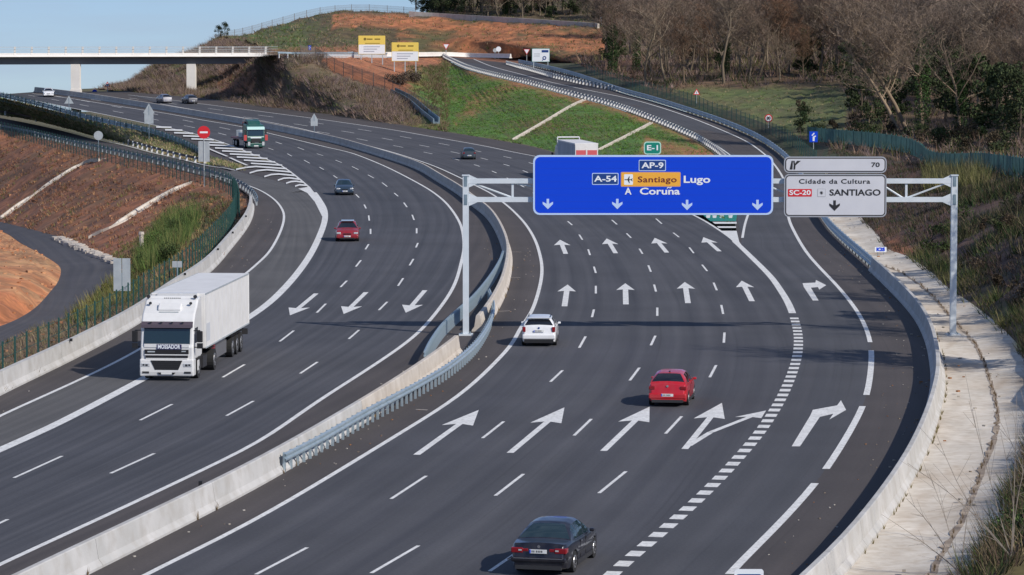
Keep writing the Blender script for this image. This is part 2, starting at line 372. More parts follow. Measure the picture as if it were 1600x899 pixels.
# motorway towards the camera (left), with the merging slip road
lc = ribbon('left_carriageway', offs(ML, -0.0), MED, M['shoulder'], 4, 5, 0)
ribbon('lane_surface', offs(ML, 0.1), offs(MR, -0.0), M['lane'], 4, 6, 1, parent=lc, kind=None)
SIf = resample(line(slip_in_far, PS, 8), step=3.0, smooth=3)
near_l = [p for p in ML if p.y < PG(508, 345).y]
slip_left = offs(near_l, .4) + SIf[1:]
def slipz(A): return A
sl = ribbon('slip_road', SO, slip_left, M['shoulder'], 3, 4, -2, onroad=False)
slip_line_pts = [(-80, 690), (0, 650), (122, 595), (217, 547), (300, 492), (385, 427), (400, 414), (420, 395), (437, 365), (444, 340), (439, 324), (425, 309), (400, 295), (357, 281), (330, 274)]
SLN = resample(line(slip_line_pts, PG, 8), step=3.0, smooth=3)
ribbon('lane_surface', SLN, offs([p for p in ML if p.y < 345], -.0) + [PG(484, 300), PG(440, 285), PG(400, 275), PG(365, 267)], M['slip'], 3, 4, 0.5, parent=sl, kind=None)
ribbon('gore_surface', [PG(508, 340), PG(484, 306), PG(440, 287), PG(400, 277), PG(365, 268), PG(330, 255), PG(290, 232), PG(250, 213), PG(205, 200)],
       [PG(509, 335), PG(490, 300), PG(440, 262), PG(400, 246), PG(376, 236), PG(350, 226), PG(312, 214), PG(280, 206), PG(240, 198)], M['shoulder'], 3, 3, 0, parent=lc, kind=None)
# motorway away from the camera (right) and the exit ramp
RCo = [p for p in RRn if p.y < PG(1085, 337).y] + RO
rc = ribbon('right_carriageway', MED, RCo, M['shoulder'], 4, 6, 0)
ribbon('lane_surface', RLn, RRn, M['lane_r'], 4, 7, 1, parent=rc, kind=None)
exl = [p for p in RRn if p.y < PG(1160, 385).y] + RPL
ex = ribbon('exit_ramp', offs(exl, -.3), BR, M['shoulder'], 3, 4, 0.4, onroad=False)
exl2 = [p for p in RRn if p.y < PG(1160, 385).y] + RPL
ribbon('lane_surface', exl2, XR, M['ramp'], 3, 4, 1.2, parent=ex, kind=None, onroad=False)

def mark(name, W, w, parent, onroad=True, k=2, label=None, mat='paint'):
    mb = stripe(MB(), W, w, k, onroad); o = mb.build(name, M[mat], parent=parent, label=label)
    if sum(p.normal.z for p in o.data.polygons) < 0: o.data.flip_normals()
    return o
mark('edge_line', [p for p in ML if p.y > PG(484, 294).y], .22, lc)
mark('edge_line', [p for p in ML if p.y <= PG(484, 300).y], .50, lc, label='wide white line between the slip road and the lanes')
mark('edge_line', MR, .22, lc)
mark('edge_line', SLN, .20, sl, k=3)
mark('edge_line', [p+Vector((0,0,.03)) for p in line([(370,268),(352,264),(320,259),(276,248),(240,240),(195,228),(150,218),(105,206),(45,192),(0,185),(-60,175)], PS, 8)], .22, sl, onroad=False)
mark('edge_line', RLn, .22, rc)
far_edge = [p for p in RRn if p.y >= PG(1240, 492).y]
mark('edge_line', [p for p in far_edge if p.y < PG(1150, 377).y], .42, rc)
mark('edge_line', [p for p in far_edge if p.y >= PG(1150, 379).y], .22, rc)
yx = PG(1361, 536).y
mark('edge_line', [p for p in XR if p.y >= yx], .24, ex, onroad=False, k=2.5)
RPLe = [offs(RPL, 1.2*min(1, i/14.0))[i] for i in range(len(RPL))]
mark('edge_line', RPLe, .20, ex, onroad=False, k=2.5)
for a, b in (((1362, 547), (1355, 619)), ((1349, 634), (1290, 734)), ((1276, 755), (1136, 899)), ((1125, 915), (1075, 970))):
    ya, yb = PG(*a).y, PG(*b).y
    mark('edge_line', [p for p in resample(XR, .5) if yb <= p.y <= ya], .28, ex, onroad=False, k=2.5)
# thick blocks between exit lane and through lanes
blk = resample([p for p in RRn if p.y <= PG(1241, 494).y], .1)
bl_len = arclen(blk)[-1]; s = bl_len
while s > 1.2:
    mark('block_mark', cut(blk, s-1.05, s), .48, rc); s -= 2.0
# lane dashes: traced near the camera
DL = [[(437,534,459,517),(495,489,509,475),(532,449,542,439),(556,417,564,407),(571,390,576,382),(579,366,579,358),(577,345,576,337),(572,326,569,320),(561,309,556,304),(527,279,521,275),(506,266,499,262),(484,256,475,251),(456,245,449,241),(427,235,419,232),(348,590,382,570),(219,657,269,632),(22,747,97,713)],
      [(545,530,561,516),(592,485,605,472),(469,584,496,566),(622,447,630,435),(640,415,646,405),(650,387,653,380),(651,365,651,357),(647,344,644,336),(636,324,631,317),(622,307,616,302),(605,292,597,286),(584,279,575,274),(560,266,550,261),(534,255,524,251),(505,244,495,241),(475,235,465,231),(354,650,396,627),(173,740,241,709),(-70,850,12,812)]]
DR = [[(887,346,894,352),(905,367,910,375),(919,390,922,399),(928,417,931,427),(931,447,931,459),(928,484,925,496),(915,526,905,544),(879,579,860,597),(787,659,754,685),(666,744,611,780),(480,856,400,898)],
      [(956,344,964,351),(979,365,986,372),(999,389,1004,397),(1013,415,1017,425),(1022,445,1025,456),(1027,481,1027,494),(1024,525,1017,540),(999,575,984,595),(924,655,897,681),(818,741,774,775),(654,853,580,896)],
      [(1025,342,1034,350),(1052,364,1061,371),(1077,387,1084,396),(1097,414,1105,424),(1115,442,1120,454),(1127,477,1130,491),(1132,520,1131,536),(1119,571,1109,590),(1065,651,1040,678),(978,737,936,771),(812,861,765,893)]]
for grp, par in ((DL, lc), (DR, rc)):
    for ln in grp:
        for x0, y0, x1, y1 in ln: mark('lane_dash', [PG(x0, y0), PG(x1, y1)], .13, par)
# and repeated every 17 m farther out
def lane_run(base, off, ymin, ymax, par, ph=0):
    W = resample([p for p in offs(base, off) if ymin < p.y < ymax], 1.0)
    T = arclen(W)[-1]; s = ph
    while s < T-5: mark('lane_dash', cut(W, s, s+5), .17, par); s += 17
Y0 = PG(887, 340).y
lane_run(RRn, -4.0, Y0, 640, rc, 9); lane_run(RRn, -7.7, Y0+5, 640, rc, 2); lane_run(RRn, -11.4, Y0+8, 640, rc, 12)
lane_run(ML, 3.7, PG(415, 230).y, 640, lc, 8); lane_run(ML, 7.3, PG(462, 229).y, 640, lc, 3)

def fill(name, pix, par, f=PG, k=2.2):
    P = [f(*p) for p in pix]
    mb = MB().poly([Vector((p.x, p.y, g(p.y)+lift(k, p.y))) for p in P]); o = mb.build(name, M['paint'], parent=par)
    if sum(p.normal.z for p in o.data.polygons) < 0: o.data.flip_normals()
    return o
def arrow(tail, tip, hw, sw, hf, par, f=PG, bend=None, k=2):
    a, b = f(*tail), f(*tip)
    pts = [a, f(*bend), b] if bend else [a, b]
    d = (pts[-1]-pts[-2]); Lb = d.length if not bend else (pts[-1]-pts[-2]).length; d.normalize(); n = Vector((-d.y, d.x, 0))
    hl = hf*((b-a).length if not bend else 2.6); neck = b-d*hl
    mb = MB()
    def z(p): return Vector((p.x, p.y, f(*proj(p)).z if False else (g(p.y)+lift(k, p.y))))
    q = pts[:-1]+[neck]
    for i in range(len(q)-1):
        e = (q[i+1]-q[i]).normalized(); m_ = Vector((-e.y, e.x, 0))*sw/2; e0 = e*(sw*.4 if i < len(q)-2 else 0)
        mb.poly([z(q[i]-m_), z(q[i+1]+e0-m_), z(q[i+1]+e0+m_), z(q[i]+m_)])
    mb.poly([z(neck-n*hw/2-d*hl*.12), z(b), z(neck+n*hw/2-d*hl*.12), z(neck)+Vector((0, 0, .0006))])
    o = mb.build('direction_arrow', M['paint'], parent=par)
    for p in o.data.polygons: pass
    if sum(p.normal.z for p in o.data.polygons) < 0: o.data.flip_normals()
    return o
for t, p in (((884,397),(875,375)), ((962,396),(948,373)), ((1042,395),(1023,372)), ((1124,393),(1099,371))): arrow(t, p, 1.25, .34, .36, rc)
for t, p in (((882,479),(887,445)), ((978,476),(977,443)), ((1075,474),(1070,441)), ((1175,471),(1159,439))): arrow(t, p, 1.15, .34, .30, rc)
for t, p in (((651,711),(748,641)), ((797,708),(882,637)), ((943,705),(1015,636)), ((1070,702),(1128,630))): arrow(t, p, 1.30, .27, .33, rc)
arrow((1076,697), (1197,642), 1.15, .26, .95, rc, bend=(1110, 676), k=2.4)
fill('direction_arrow', [(1237,698),(1266,650),(1270,641),(1308,634),(1314,626),(1322,641),(1296,656),(1302,647),(1281,652),(1250,698)], ex, k=2.5)
fill('direction_arrow', [(1270,470),(1279,470),(1267,450),(1278,449),(1280,453),(1291,446),(1275,438),(1274,442),(1254,443),(1256,449)], ex, k=2.5)
for t, p in (((494,459),(453,493)), ((572,457),(537,491)), ((664,454),(634,489))): arrow(t, p, 1.25, .30, .30, lc)
# gore: white wedge and chevrons on the right
fill('gore_mark', [(1127,361),(1151,361),(1155,378),(1164,391),(1172,402)], rc)
fill('gore_mark', [(1113,347),(1151,347),(1151,350),(1117,350)], rc)
fill('gore_mark', [(1120,354),(1150,354),(1150,356.5),(1123,356.5)], rc)
# route shield painted in green in the gore
fill('painted_shield', [(1098,336),(1152,334),(1150,346),(1110,346)], rc, k=2.6).data.materials[0] = M['green']
for x in (1103, 1113, 1124, 1138): fill('painted_figure', [(x,337),(x+7,336.5),(x+6,341),(x+1,341)], rc, k=3.2)
# left gore chevrons
fill('gore_mark', k=4, pix=[(507,326),(510,346),(503,338),(492,316),(480,302),(466,295.5),(484,292.5),(497,309)], par=lc)
chev = [((369,266.5),(384,263.5),(400,262),(448,265.5)), ((390,272),(402,268.5),(417,267),(455,270.5)), ((413,277.5),(424,274.3),(436,273.6),(462,276)), ((434,283),(443,280),(452,279.4),(468,281.5)), ((447,287.5),(455,285),(463,284.5),(474,286)), ((461,292),(468,289.8),(480,290.8)),
        ((392,257),(441,260)), ((381,252),(430,255)), ((370,247),(418,249.5)), ((359,242.3),(406,244.5)), ((347,237.5),(393,239.5)), ((336,232.8),(380,234.8)), ((325,228),(366,230)), ((312,223.2),(350,225)), ((299,218.5),(334,220)), ((286,213.8),(318,215)), ((272,209),(302,210)), ((258,204.4),(285,205)), ((244,200),(268,200.5))]
for c in chev:
    th = 1.15 if len(c) > 2 else 1.1
    fill('gore_mark', [(x, y-th) for x, y in c]+[(x, y+th) for x, y in reversed(c)], lc, k=5)
mark('gore_mark', line([(322,232),(338,239),(355,246)], PG, 6), .35, lc, k=5); mark('gore_mark', line([(359,248),(372,254),(386,260)], PG, 6), .35, lc, k=5)
# thin seal lines across the median shoulder
for a, b in (((799,394),(815,394)), ((793,434),(813,434)), ((775,487),(797,486)), ((650,640),(668,641))): mark('joint_line', [PG(*a), PG(*b)], .12, rc, k=1.5, mat='concrete_tan')
# ================================================================= terrain
def inpoly(x, y, P):
    c = False; j = len(P)-1
    for i in range(len(P)):
        if (P[i][1] > y) != (P[j][1] > y) and x < (P[j][0]-P[i][0])*(y-P[i][1])/(P[j][1]-P[i][1])+P[i][0]: c = not c
        j = i
    return c
SOIL = noisemat('soil', (.62, .62, .62), (1.25, 1.2, 1.15), .35, .97, detail=8, c3=(.45, .45, .42), scale2=1.1, bump=.6, bscale=2.2, vcol=True, mix3=.6)
BROWN, ORANGE, DARKSOIL = (.370, .150, .075), (.50, .185, .075), (.13, .072, .050)
GRASS, DRYGRASS, OLIVE = (.085, .190, .032), (.17, .13, .065), (.085, .095, .035)
LITTER = (.14, .085, .05)
def mixc(a, b, t): return tuple(a[k]+(b[k]-a[k])*t for k in range(3))
def ns(v, s, o=0): return mnoise.noise(Vector((v[0]*s+o, v[1]*s+o*1.7, v[2]*s)))
TERR = []
def terrain(name, rows, nu, nv, tone, amp=.25, pin=(True, True), kind='structure', mat=None, fs=.16):
    R_ = [resample([Vector(p) for p in r], n=nu) for r in rows]
    out = []
    cols = []
    tot = (len(R_)-1)*nv
    for a in range(len(R_)-1):
        for j in range(nv + (1 if a == len(R_)-2 else 0)):
            t = j/nv; k = a*nv+j; row = []
            e = 1.0
            if pin[0]: e = min(e, k/2.0)
            if pin[1]: e = min(e, (tot-k)/2.0)
            for i in range(nu):
                p = R_[a][i].lerp(R_[a+1][i], t)
                p.z += e*amp*(ns(p, fs)*1.3+ns(p, fs*3.1, 9)*.5)
                row.append(p); cols.append(tone(p, *proj(p)))
            out.append(row)
    mb = MB().grid(out)
    o = mb.build(name, mat or SOIL, cols=cols, kind=kind, smooth=True)
    if sum(p.normal.z for p in o.data.polygons) < 0: o.data.flip_normals()
    TERR.append(o); return o
V = Vector
# ---- left: brown embankment down to the service road
emb_top = resample(SO[::1], 3.0); emb_top = [V((p.x, p.y, p.z-.03)) for p in offs(emb_top, -.3)]
svc_r = line([(-90,562,-1.3),(0,540,-1.7),(32,525,-2.1),(80,508,-2.6),(120,492,-3.2),(152,465,-4),(176,440,-4.7),(188,420,-5.1),(180,408,-5.4),(132,385,-6.2),(87,369,-7.2),(0,347,-9),(-80,330,-10.2)], PZ, 6)
svc_l = line([(-90,535,-1.6),(0,510,-2.2),(50,485,-3.2),(82,452,-4.5),(92,437,-4.9),(95,422,-5.4),(88,412,-5.8),(62,396,-6.6),(32,380,-7.6),(0,361,-9),(-80,342,-10.2)], PZ, 6)
def tone_left(v, x, y):
    n = ns(v, .12)+.5*ns(v, .5, 3); m = ns(v, .05, 5)
    c = mixc(BROWN, DRYGRASS, max(0, min(.6, .12+n*.6)))
    c = mixc(c, DARKSOIL, max(0, min(.6, ns(v, .25, 7)*1.3-.15)))
    if inpoly(x, y, [(160,470),(205,400),(230,350),(290,325),(350,300),(380,315),(375,360),(330,415),(230,470)]) : c = mixc(c, (.10,.125,.035), min(1, max(0, .6+n*.7)))
    if y > 430 and x < 240: c = mixc(c, (.15, .12, .075), .75)
    return c
terrain('embankment', [emb_top, [a.lerp(b, .5)+V((0, 0, .3)) for a, b in zip(resample(emb_top, n=120), resample(svc_r, n=120))], svc_r], 260, 9, tone_left, .35)
sv = ribbon('service_road', svc_r, svc_l, M['service'], 2.5, 4, 1, onroad=False); TERR.append(sv)
mark('edge_line', [p+V((0,0,.02)) for p in line([(118,498,-3.2),(128,470,-4),(132,448,-4.7),(130,432,-5.2),(122,420,-5.6)], PZ, 6)], .25, sv, onroad=False, mat='concrete_tan')
mound1 = line([(-90,505,-1),(-40,488,-1.2),(0,470,-1.6),(30,450,-2.4),(45,430,-3.4),(40,412,-4.4),(20,398,-5.4),(0,385,-6.2),(-80,360,-7.5)], PZ, 6)
mound2 = line([(-260,470,1),(-240,455,1),(-220,440,.5),(-200,425,0),(-190,415,-1),(-190,405,-2),(-200,395,-3),(-210,385,-4),(-240,370,-5)], PZ, 6)
def tone_mound(v, x, y):
    c = mixc(ORANGE, (.52, .30, .15), max(0, min(1, .45+ns(v, .2)*1.0-(y-430)/160)))
    return mixc(c, BROWN, max(0, ns(v, .5, 4)))
terrain('earth_mound', [svc_l, mound1, mound2], 90, 7, tone_mound, .5, pin=(True, False))
# ---- grass strip between slip road and motorway
ga = line([(380,268),(352,262),(320,256),(276,245),(240,236),(195,224),(150,213),(105,201),(45,187),(0,180),(-60,170)], PS, 6)
gb = line([(380,262),(345,250),(318,243),(285,224),(240,208),(195,198),(150,189),(110,180),(60,167),(0,153),(-60,143)], PG, 6)
terrain('grass_strip', [ga, gb], 140, 8, lambda v, x, y: mixc((.34,.27,.14), (.17,.17,.07), max(0, min(1, .5+ns(v, .2)))), .25)
# ---- slopes on the far side of the right carriageway
def ro(px, py): return PG(px, py)
low1 = [V((p.x, p.y, p.z)) for p in line([(1150,352),(1120,338),(1085,326),(1040,303),(985,279),(930,258),(870,239),(830,228),(775,218),(700,206),(640,197)], PG, 6)]
top1 = [p for p in offs(RPL, -.5) if p.y > PR(1152, 345).y][:]+[PD(660, 91, 722), PD(625, 93, 715)]
def tone_green(v, x, y):
    n = ns(v, .10)+.6*ns(v, .4, 3)
    c = mixc(GRASS, (.10, .12, .035), max(0, min(1, .4+n*1.1)))
    e = 0.0
    # bare orange earth just below the ramp and in one wide scar
    xs = [692, 744, 830, 890, 960, 1020, 1068, 1110, 1150]; ys = [89, 112, 133, 149, 167, 189, 209, 235, 300]
    d = y-np.interp(x, xs, ys)
    e = max(e, 1-d/14.0)
    if inpoly(x, y, [(960,300),(1010,215),(1070,225),(1115,245),(1140,300)]): e = max(e, .75)
    if inpoly(x, y, [(740,150),(800,128),(830,140),(770,165),(700,200)]): e = max(e, .45)
    if x < 690: e = max(e, .45*(1-(x-620)/70.0))
    return mixc(c, mixc(BROWN, ORANGE, .25), max(0, min(1, e*1.05+n*.5-.08)))
terrain('green_slope', [low1, [a.lerp(b, .5)+V((0, 0, -.2)) for a, b in zip(resample(low1, n=90), resample(top1, n=90))], top1], 150, 10, tone_green, .3)
low2 = line([(700,206),(617,194),(562,186),(500,177),(400,165),(330,155),(260,149),(200,143),(150,138)], PG, 6)
K = line([(692,150,560),(655,132,560),(610,122,560),(560,108,556),(515,97,552),(490,92,548),(450,90,548),(432,90,552),(402,97,575),(375,103,600),(330,94,638),(262,101,648),(232,112,650),(205,134,652),(170,137,650)], PD, 6)
T2 = line([(692,90,718),(640,90,690),(600,90,668),(560,89,640),(520,88,600),(490,87,570),(460,87,575),(432,88.5,590),(400,69,660),(345,57,710),(322,73,700),(262,99,690),(230,112,680),(205,134,672),(170,139,670)], PD, 6)
def tone_shrub(v, x, y):
    n = ns(v, .15)+.6*ns(v, .6, 3)
    c = mixc((.17, .12, .085), (.13, .125, .06), max(0, min(1, .4+n)))
    c = mixc(c, DARKSOIL, max(0, min(.6, ns(v, .3, 11)*1.5)))
    Lx = [430, 500, 520, 560, 610, 650, 700]; Ly = [88, 92, 112, 128, 143, 168, 200]
    if x > 500 and y < np.interp(x, Lx, Ly): c = mixc(mixc(BROWN, ORANGE, .45), DARKSOIL, max(0, min(.5, n*.7)))
    elif 340 < x < 400 and y < 150: c = mixc(c, mixc(BROWN, ORANGE, .3), .6)
    if x > 628+20*n and y > 104: return mixc(c, tone_green(v, x, y), max(0, min(1, (x-625)/40+n)))
    return c
mid2 = []
for a, b in zip(resample(low2, n=120), resample(K, n=120)):
    xx = proj(a)[0]; f_ = .12+.43*min(1, max(0, (xx-370)/80.0)); m_ = a.lerp(b, .55); m_.z = a.z+(b.z-a.z)*f_; mid2.append(m_)
terrain('shrub_slope', [low2, mid2, K, T2], 170, 9, tone_shrub, .45)
ridge0 = line([(940,108,630),(900,99,660),(860,93,690),(800,89,712),(692,87,726),(600,85,700),(520,83,660),(470,85,615),(432,86,604),(400,69,645),(345,58,705)], PD, 6)
ridge1 = line([(945,75,690),(900,72,700),(800,66,715),(692,62,740),(600,60,735),(520,60,710),(470,64,690),(432,67,670),(400,63,690),(350,58,712)], PD, 6)
ridge2 = line([(940,42,730),(860,37,745),(800,33,755),(700,27,770),(620,20,780),(560,17,780),(500,22,775),(440,38,765),(380,55,750),(345,60,740)], PD, 6)
ridge3 = [V((p.x*1.1, p.y+110, p.z+9 if proj(p)[0] > 665 else p.z-8)) for i, p in enumerate(ridge2)]
def tone_ridge(v, x, y):
    n = ns(v, .06)+.6*ns(v, .25, 3)
    top = np.interp(x, [345, 440, 500, 560, 700, 930], [60, 38, 24, 19, 29, 44]); bot = 86
    f = (y-top)/(bot-top+.01)
    c = mixc(OLIVE, (.16, .10, .05), max(0, min(1, .5+n)))
    if x < 500: c = mixc(c, (.08, .14, .03), max(0, min(1, .5+n)))
    if 480 < x < 640: c = mixc(c, (.085, .065, .035), max(0, min(.9, .5+n)))
    if f < .35 and x > 520: c = mixc(c, mixc(BROWN, ORANGE, .6), max(0, min(1, .85+n)))
    if x > 620: c = mixc(c, ORANGE, max(0, min(.9, .25+n*1.1+(x-700)/500.0)))
    if f > .8 and x < 560: c = mixc(c, BROWN, .7)
    if f < .02: c = (.12, .09, .05)
    return c
terrain('hillside', [ridge0, ridge1, ridge2, ridge3], 150, 10, tone_ridge, .5, pin=(False, False))
# ---- right: concrete apron, cut slope, meadow and wooded hill
ap_in = offs(resample([p for p in BR if p.y < PR(1247, 268).y], 2.0), .25)
ap_out = line([(1470,985),(1520,890),(1570,800),(1610,720),(1625,640),(1612,570),(1572,519),(1526,480),(1482,450),(1455,425),(1421,402),(1385,388),(1372,368),(1350,345),(1328,318),(1308,292),(1290,266)], lambda x, y: PZ(x, y, .25), 6)
def tone_apron(v, x, y):
    k = 1+.25*ns(v, .5); d = max(0, ns(v, .22, 6))
    e = max(0, ns(v, 1.3, 2)-.25)
    return mixc((k, k*.99, k*.97), (.66, .54, .42), min(1, d*1.1+e))
AP = M['apron']
APM = noisemat('apron_concrete_stained', (.60, .55, .48), (.70, .655, .59), 1.1, .95, c3=(.46, .38, .29), scale2=2.4, bump=.25, bscale=5, mix3=.5, vcol=True)
ap_mid = [a.lerp(b, .5) for a, b in zip(resample(ap_in, n=60), resample(ap_out, n=60))]
terrain('concrete_apron', [ap_in, [V((p.x, p.y, .02)) for p in ap_mid], ap_out], 120, 6, tone_apron, .05, mat=APM)
top_r = line([(1790,700,106),(1780,600,125),(1760,500,145),(1730,410,172),(1690,345,205),(1630,300,240),(1550,275,290),(1470,266,335),(1400,250,362),(1340,242,385),(1300,232,405)], PD, 6)
def tone_cut(v, x, y):
    n = ns(v, .15)+.6*ns(v, .5, 3)
    c = mixc((.120, .066, .052), (.060, .052, .032), max(0, min(1, .4+n)))
    if inpoly(x, y, [(1370,350),(1440,395),(1400,400)]): c = mixc(c, ORANGE, .5)
    if x < 1370 and y < 320: c = mixc(c, (.06, .09, .03), .7)
    if y > 480: c = mixc(c, mixc(DRYGRASS, OLIVE, .5), max(0, min(1, .3+n)))
    return c
terrain('cut_slope', [ap_out, [a.lerp(b, .45)+V((0, 0, .2)) for a, b in zip(resample(ap_out, n=60), resample(top_r, n=60))], top_r], 130, 10, tone_cut, .45)
fl0 = top_r + line([(1275,226,425),(1240,212,440),(1187,190,468),(1130,172,492),(1076,155,515),(1000,133,552),(960,122,580),(925,110,605),(900,99,645)], PD, 6)[0:]
fl0b = [p for p in fl0]
ramp_side = [p for p in BR if p.y > PR(1262, 300).y]
terrain('ramp_verge', [offs(ramp_side, .3), [p for p in fl0 if p.y > 395]], 90, 4, lambda v, x, y: mixc((.085,.075,.04), (.05,.075,.03), max(0, min(1, .5+ns(v, .2)*1.5))), .15)  # dark olive tone, with the tree shade over the verge put into the colour
terrain('verge_corner', [line([(1262,302,0),(1250,275,0)], lambda x, y, z: PR(x, y)+V((.4, 0, 0)), 6), line([(1290,266),(1284,258)], lambda x, y: PZ(x, y, .25), 6), line([(1300,233,405),(1290,231,412)], PD, 6)], 10, 4, tone_cut, .1)
fl1 = line([(2000,560,150),(1930,420,190),(1850,330,240),(1740,265,310),(1640,235,360),(1540,215,400),(1440,203,430),(1350,165,475),(1290,140,515),(1200,130,540),(1100,129,552),(1030,126,572),(990,108,610),(960,94,645),(935,84,690)], PD, 6)
fl2 = line([(2300,250,260),(2100,190,360),(1900,150,440),(1700,120,520),(1600,100,560),(1450,85,600),(1350,75,640),(1250,66,680),(1150,60,710),(1050,52,735),(1000,46,745),(940,42,750)], PD, 6)
fl3 = line([(2400,60,500),(2100,20,650),(1800,0,750),(1600,-10,800),(1400,-15,850),(1200,-10,900),(1000,0,900),(940,20,890)], PD, 6)
def tone_wood(v, x, y):
    n = ns(v, .08)+.6*ns(v, .3, 3)
    c = mixc(LITTER, (.10, .075, .04), max(0, min(1, .5+n)))
    if inpoly(x, y, [(1040,150),(1090,133),(1160,140),(1200,134),(1300,128),(1330,150),(1320,215),(1200,215),(1110,175)]): c = mixc((.115, .155, .045), (.15, .13, .06), max(0, min(1, .35+n)))
    if y < 140 and 1040 < x < 1330 and y > 122: c = mixc(c, (.22, .13, .07), .5)
    if 890 < x < 1000 and 75 < y < 130: c = mixc(c, (.14, .06, .04), .6)
    return c
terrain('wooded_hill', [fl0, fl1, fl2, fl3], 150, 10, tone_wood, .5, pin=(True, False))
terrain('junction_ground', [[PD(640,95,700), PD(690,95,700), PD(760,106,670), PD(850,126,602), PD(945,152,548)], [PD(640,84,745), PD(700,84,745), PD(790,86,742), PD(890,92,715), PD(975,112,650)]], 40, 6, lambda v, x, y: mixc(BROWN, DARKSOIL, .5+.5*ns(v, .2)), .1)
terrain('far_verge', [[PD(120,150,596), PD(200,146,600), PD(260,152,585), PD(330,158,560)], [PD(120,139.5,662), PD(200,136,664), PD(262,125,664), PD(330,110,650)]], 30, 6, lambda v, x, y: mixc(DRYGRASS, OLIVE, .5+.5*ns(v, .2)), .1)
# ---- the ground that carries on to the horizon
def base_z(x, y):
    z = -13.0
    if y > 620: z = min(-13, -13-(y-620)*.022)
    return z
bx = [-6000, -3000, -1500, -800, -400, -200, -100, 0, 100, 200, 400, 800, 1500, 3000, 6000]; by = [-1500, -500, 0, 60, 200, 400, 620, 800, 1200, 2000, 3500, 6000, 9000]
rows = [[V((x, y, base_z(x, y))) for x in bx] for y in by]
mbg = MB().grid(rows); gcol = [mixc(DRYGRASS, OLIVE, .5+.5*ns(V(p), .004)) for r in rows for p in r]
og = mbg.build('ground', SOIL, cols=gcol, kind='structure')
# earth shoulders under the carriageways where they stand above the valley
def under(name, W, off, drop, w):
    a = offs(W, off); return terrain(name, [[V((p.x, p.y, p.z-.05)) for p in a], [V((p.x, p.y, p.z-drop)) for p in offs(W, off+w)]], 60, 4, tone_left, .2)
nearrow = [PZ(x, y, -.05) for x, y in ((-90,668),(-90,960),(400,1010),(1240,965),(1470,985),(1800,985))]
terrain('ground_near_bridge', [[PZ(x, 990, -.06) for x in (-900,-300,200,700,1200,1800,2600)], [PZ(x, 990, -.06)+V((0, -60, 0)) for x in (-900,-300,200,700,1200,1800,2600)]], 30, 3, tone_cut, .1)
from mathutils.bvhtree import BVHTree
bpy.context.view_layer.update()
_vs, _fs = [], []
for o in TERR + [lc, rc, sl, ex]:
    b = len(_vs); _vs += [tuple(v.co) for v in o.data.vertices]; _fs += [tuple(b+i for i in p.vertices) for p in o.data.polygons]
BVH = BVHTree.FromPolygons(_vs, _fs)
def GT(px, py, D=None):
    """where the sight line through a photo pixel meets the modelled ground"""
    d = Vector(ray(px, py)).normalized(); h = BVH.ray_cast(Vector((0, 0, CAM_H)), d)
    return h[0] if h[0] is not None else PD(px, py, D or 500)
def GZd(x, y, zt=80):
    h = BVH.ray_cast(Vector((x, y, zt)), Vector((0, 0, -1))); return h[0] if h[0] is not None else None
# ================================================================= sweeps: barriers, rails, fences
def sweep(mb, W, prof, closed=False, cap=True):
    """profile = [(lateral to the right, z)] carried along W"""
    rows = []
    for i, v in enumerate(W):
        t = (W[min(i+1, len(W)-1)]-W[max(i-1, 0)]); t.z = 0; t.normalize(); r = Vector((t.y, -t.x, 0))
        rows.append([v + r*x + Vector((0, 0, z)) for x, z in prof] + ([v + r*prof[0][0] + Vector((0, 0, prof[0][1]))] if closed else []))
    mb.grid(rows)
    if cap:
        mb.poly(rows[0][:len(prof)]); mb.poly(list(reversed(rows[-1][:len(prof)])))
    return mb
NJ = [(-.34, -.02), (-.34, .08), (-.20, .26), (-.11, .86), (-.08, .89), (.08, .89), (.11, .86), (.20, .26), (.34, .08), (.34, -.02)]
def barrier(name, W, label, mat, prof=NJ, group=None, step=None):
    p0 = W[0]; t = thing(name, label, 'barrier', (p0.x, p0.y, p0.z), group=group)
    T = arclen(W)[-1]; n = max(1, int(T/12.0))                 # cast bays with a sawn joint between them
    for i in range(n):
        seg = cut(W, T*i/n+.018, T*(i+1)/n-.018)
        sweep(MB(), seg, prof).build('barrier_bay', mat, parent=t, world=True)
    return t
def near(W, px, py): 
    p = PG(px, py); return min(range(len(W)), key=lambda i: (W[i].x-p.x)**2+(W[i].y-p.y)**2)
W_ = resample(MED, 1.5)
i0, i1 = near(W_, 722, 552), near(W_, 752, 520)
itan = near(W_, 565, 662)
med_near = barrier('concrete_barrier', W_[:itan+1], 'pale concrete median barrier from the bottom left corner up to the first steel rail', M['concrete'])
barrier('concrete_barrier', W_[itan:i0+1], 'dusty tan concrete median barrier ending at the left gantry post', M['concrete_tan'])
barrier('concrete_barrier', W_[i1:], 'concrete median barrier curving away beyond the left gantry post towards the bridge', M['concrete_tan'])
# dirt and weeds at the joint of the median wall
BRr = resample([p for p in BR], 1.5)
ie = near(BRr, 1362, 422)
wr = barrier('concrete_barrier', BRr[:ie+1], 'tall concrete barrier curving round the outside of the exit lane', M['concrete'])
SOr = resample(SO, 1.5); ie2 = near(SOr, 396, 322)
LB = offs(SOr[:ie2+1], .0)
NJ2 = [(-.30, -.1), (-.30, .82), (-.12, .86), (.02, .86), (.12, .26), (.26, .07), (.26, -.02)]
lb = barrier('concrete_barrier', offs(LB, -.3), 'pale concrete barrier along the slip road in front of the green fence', M['concrete'], [(-.34,-.3),(-.34,.08),(-.2,.3),(-.14,.95),(.10,.95),(.16,.3),(.3,.08),(.3,-.02)])
for px, py in ((131,560),(289,452),(337,412),(366,384),(384,356)):
    i = near(LB, px, py); p = LB[i]; MB().box((p.x-.12, p.y, p.z+.98), (.14, .14, .14)).build('reflector', M['black'], parent=lb, world=True)
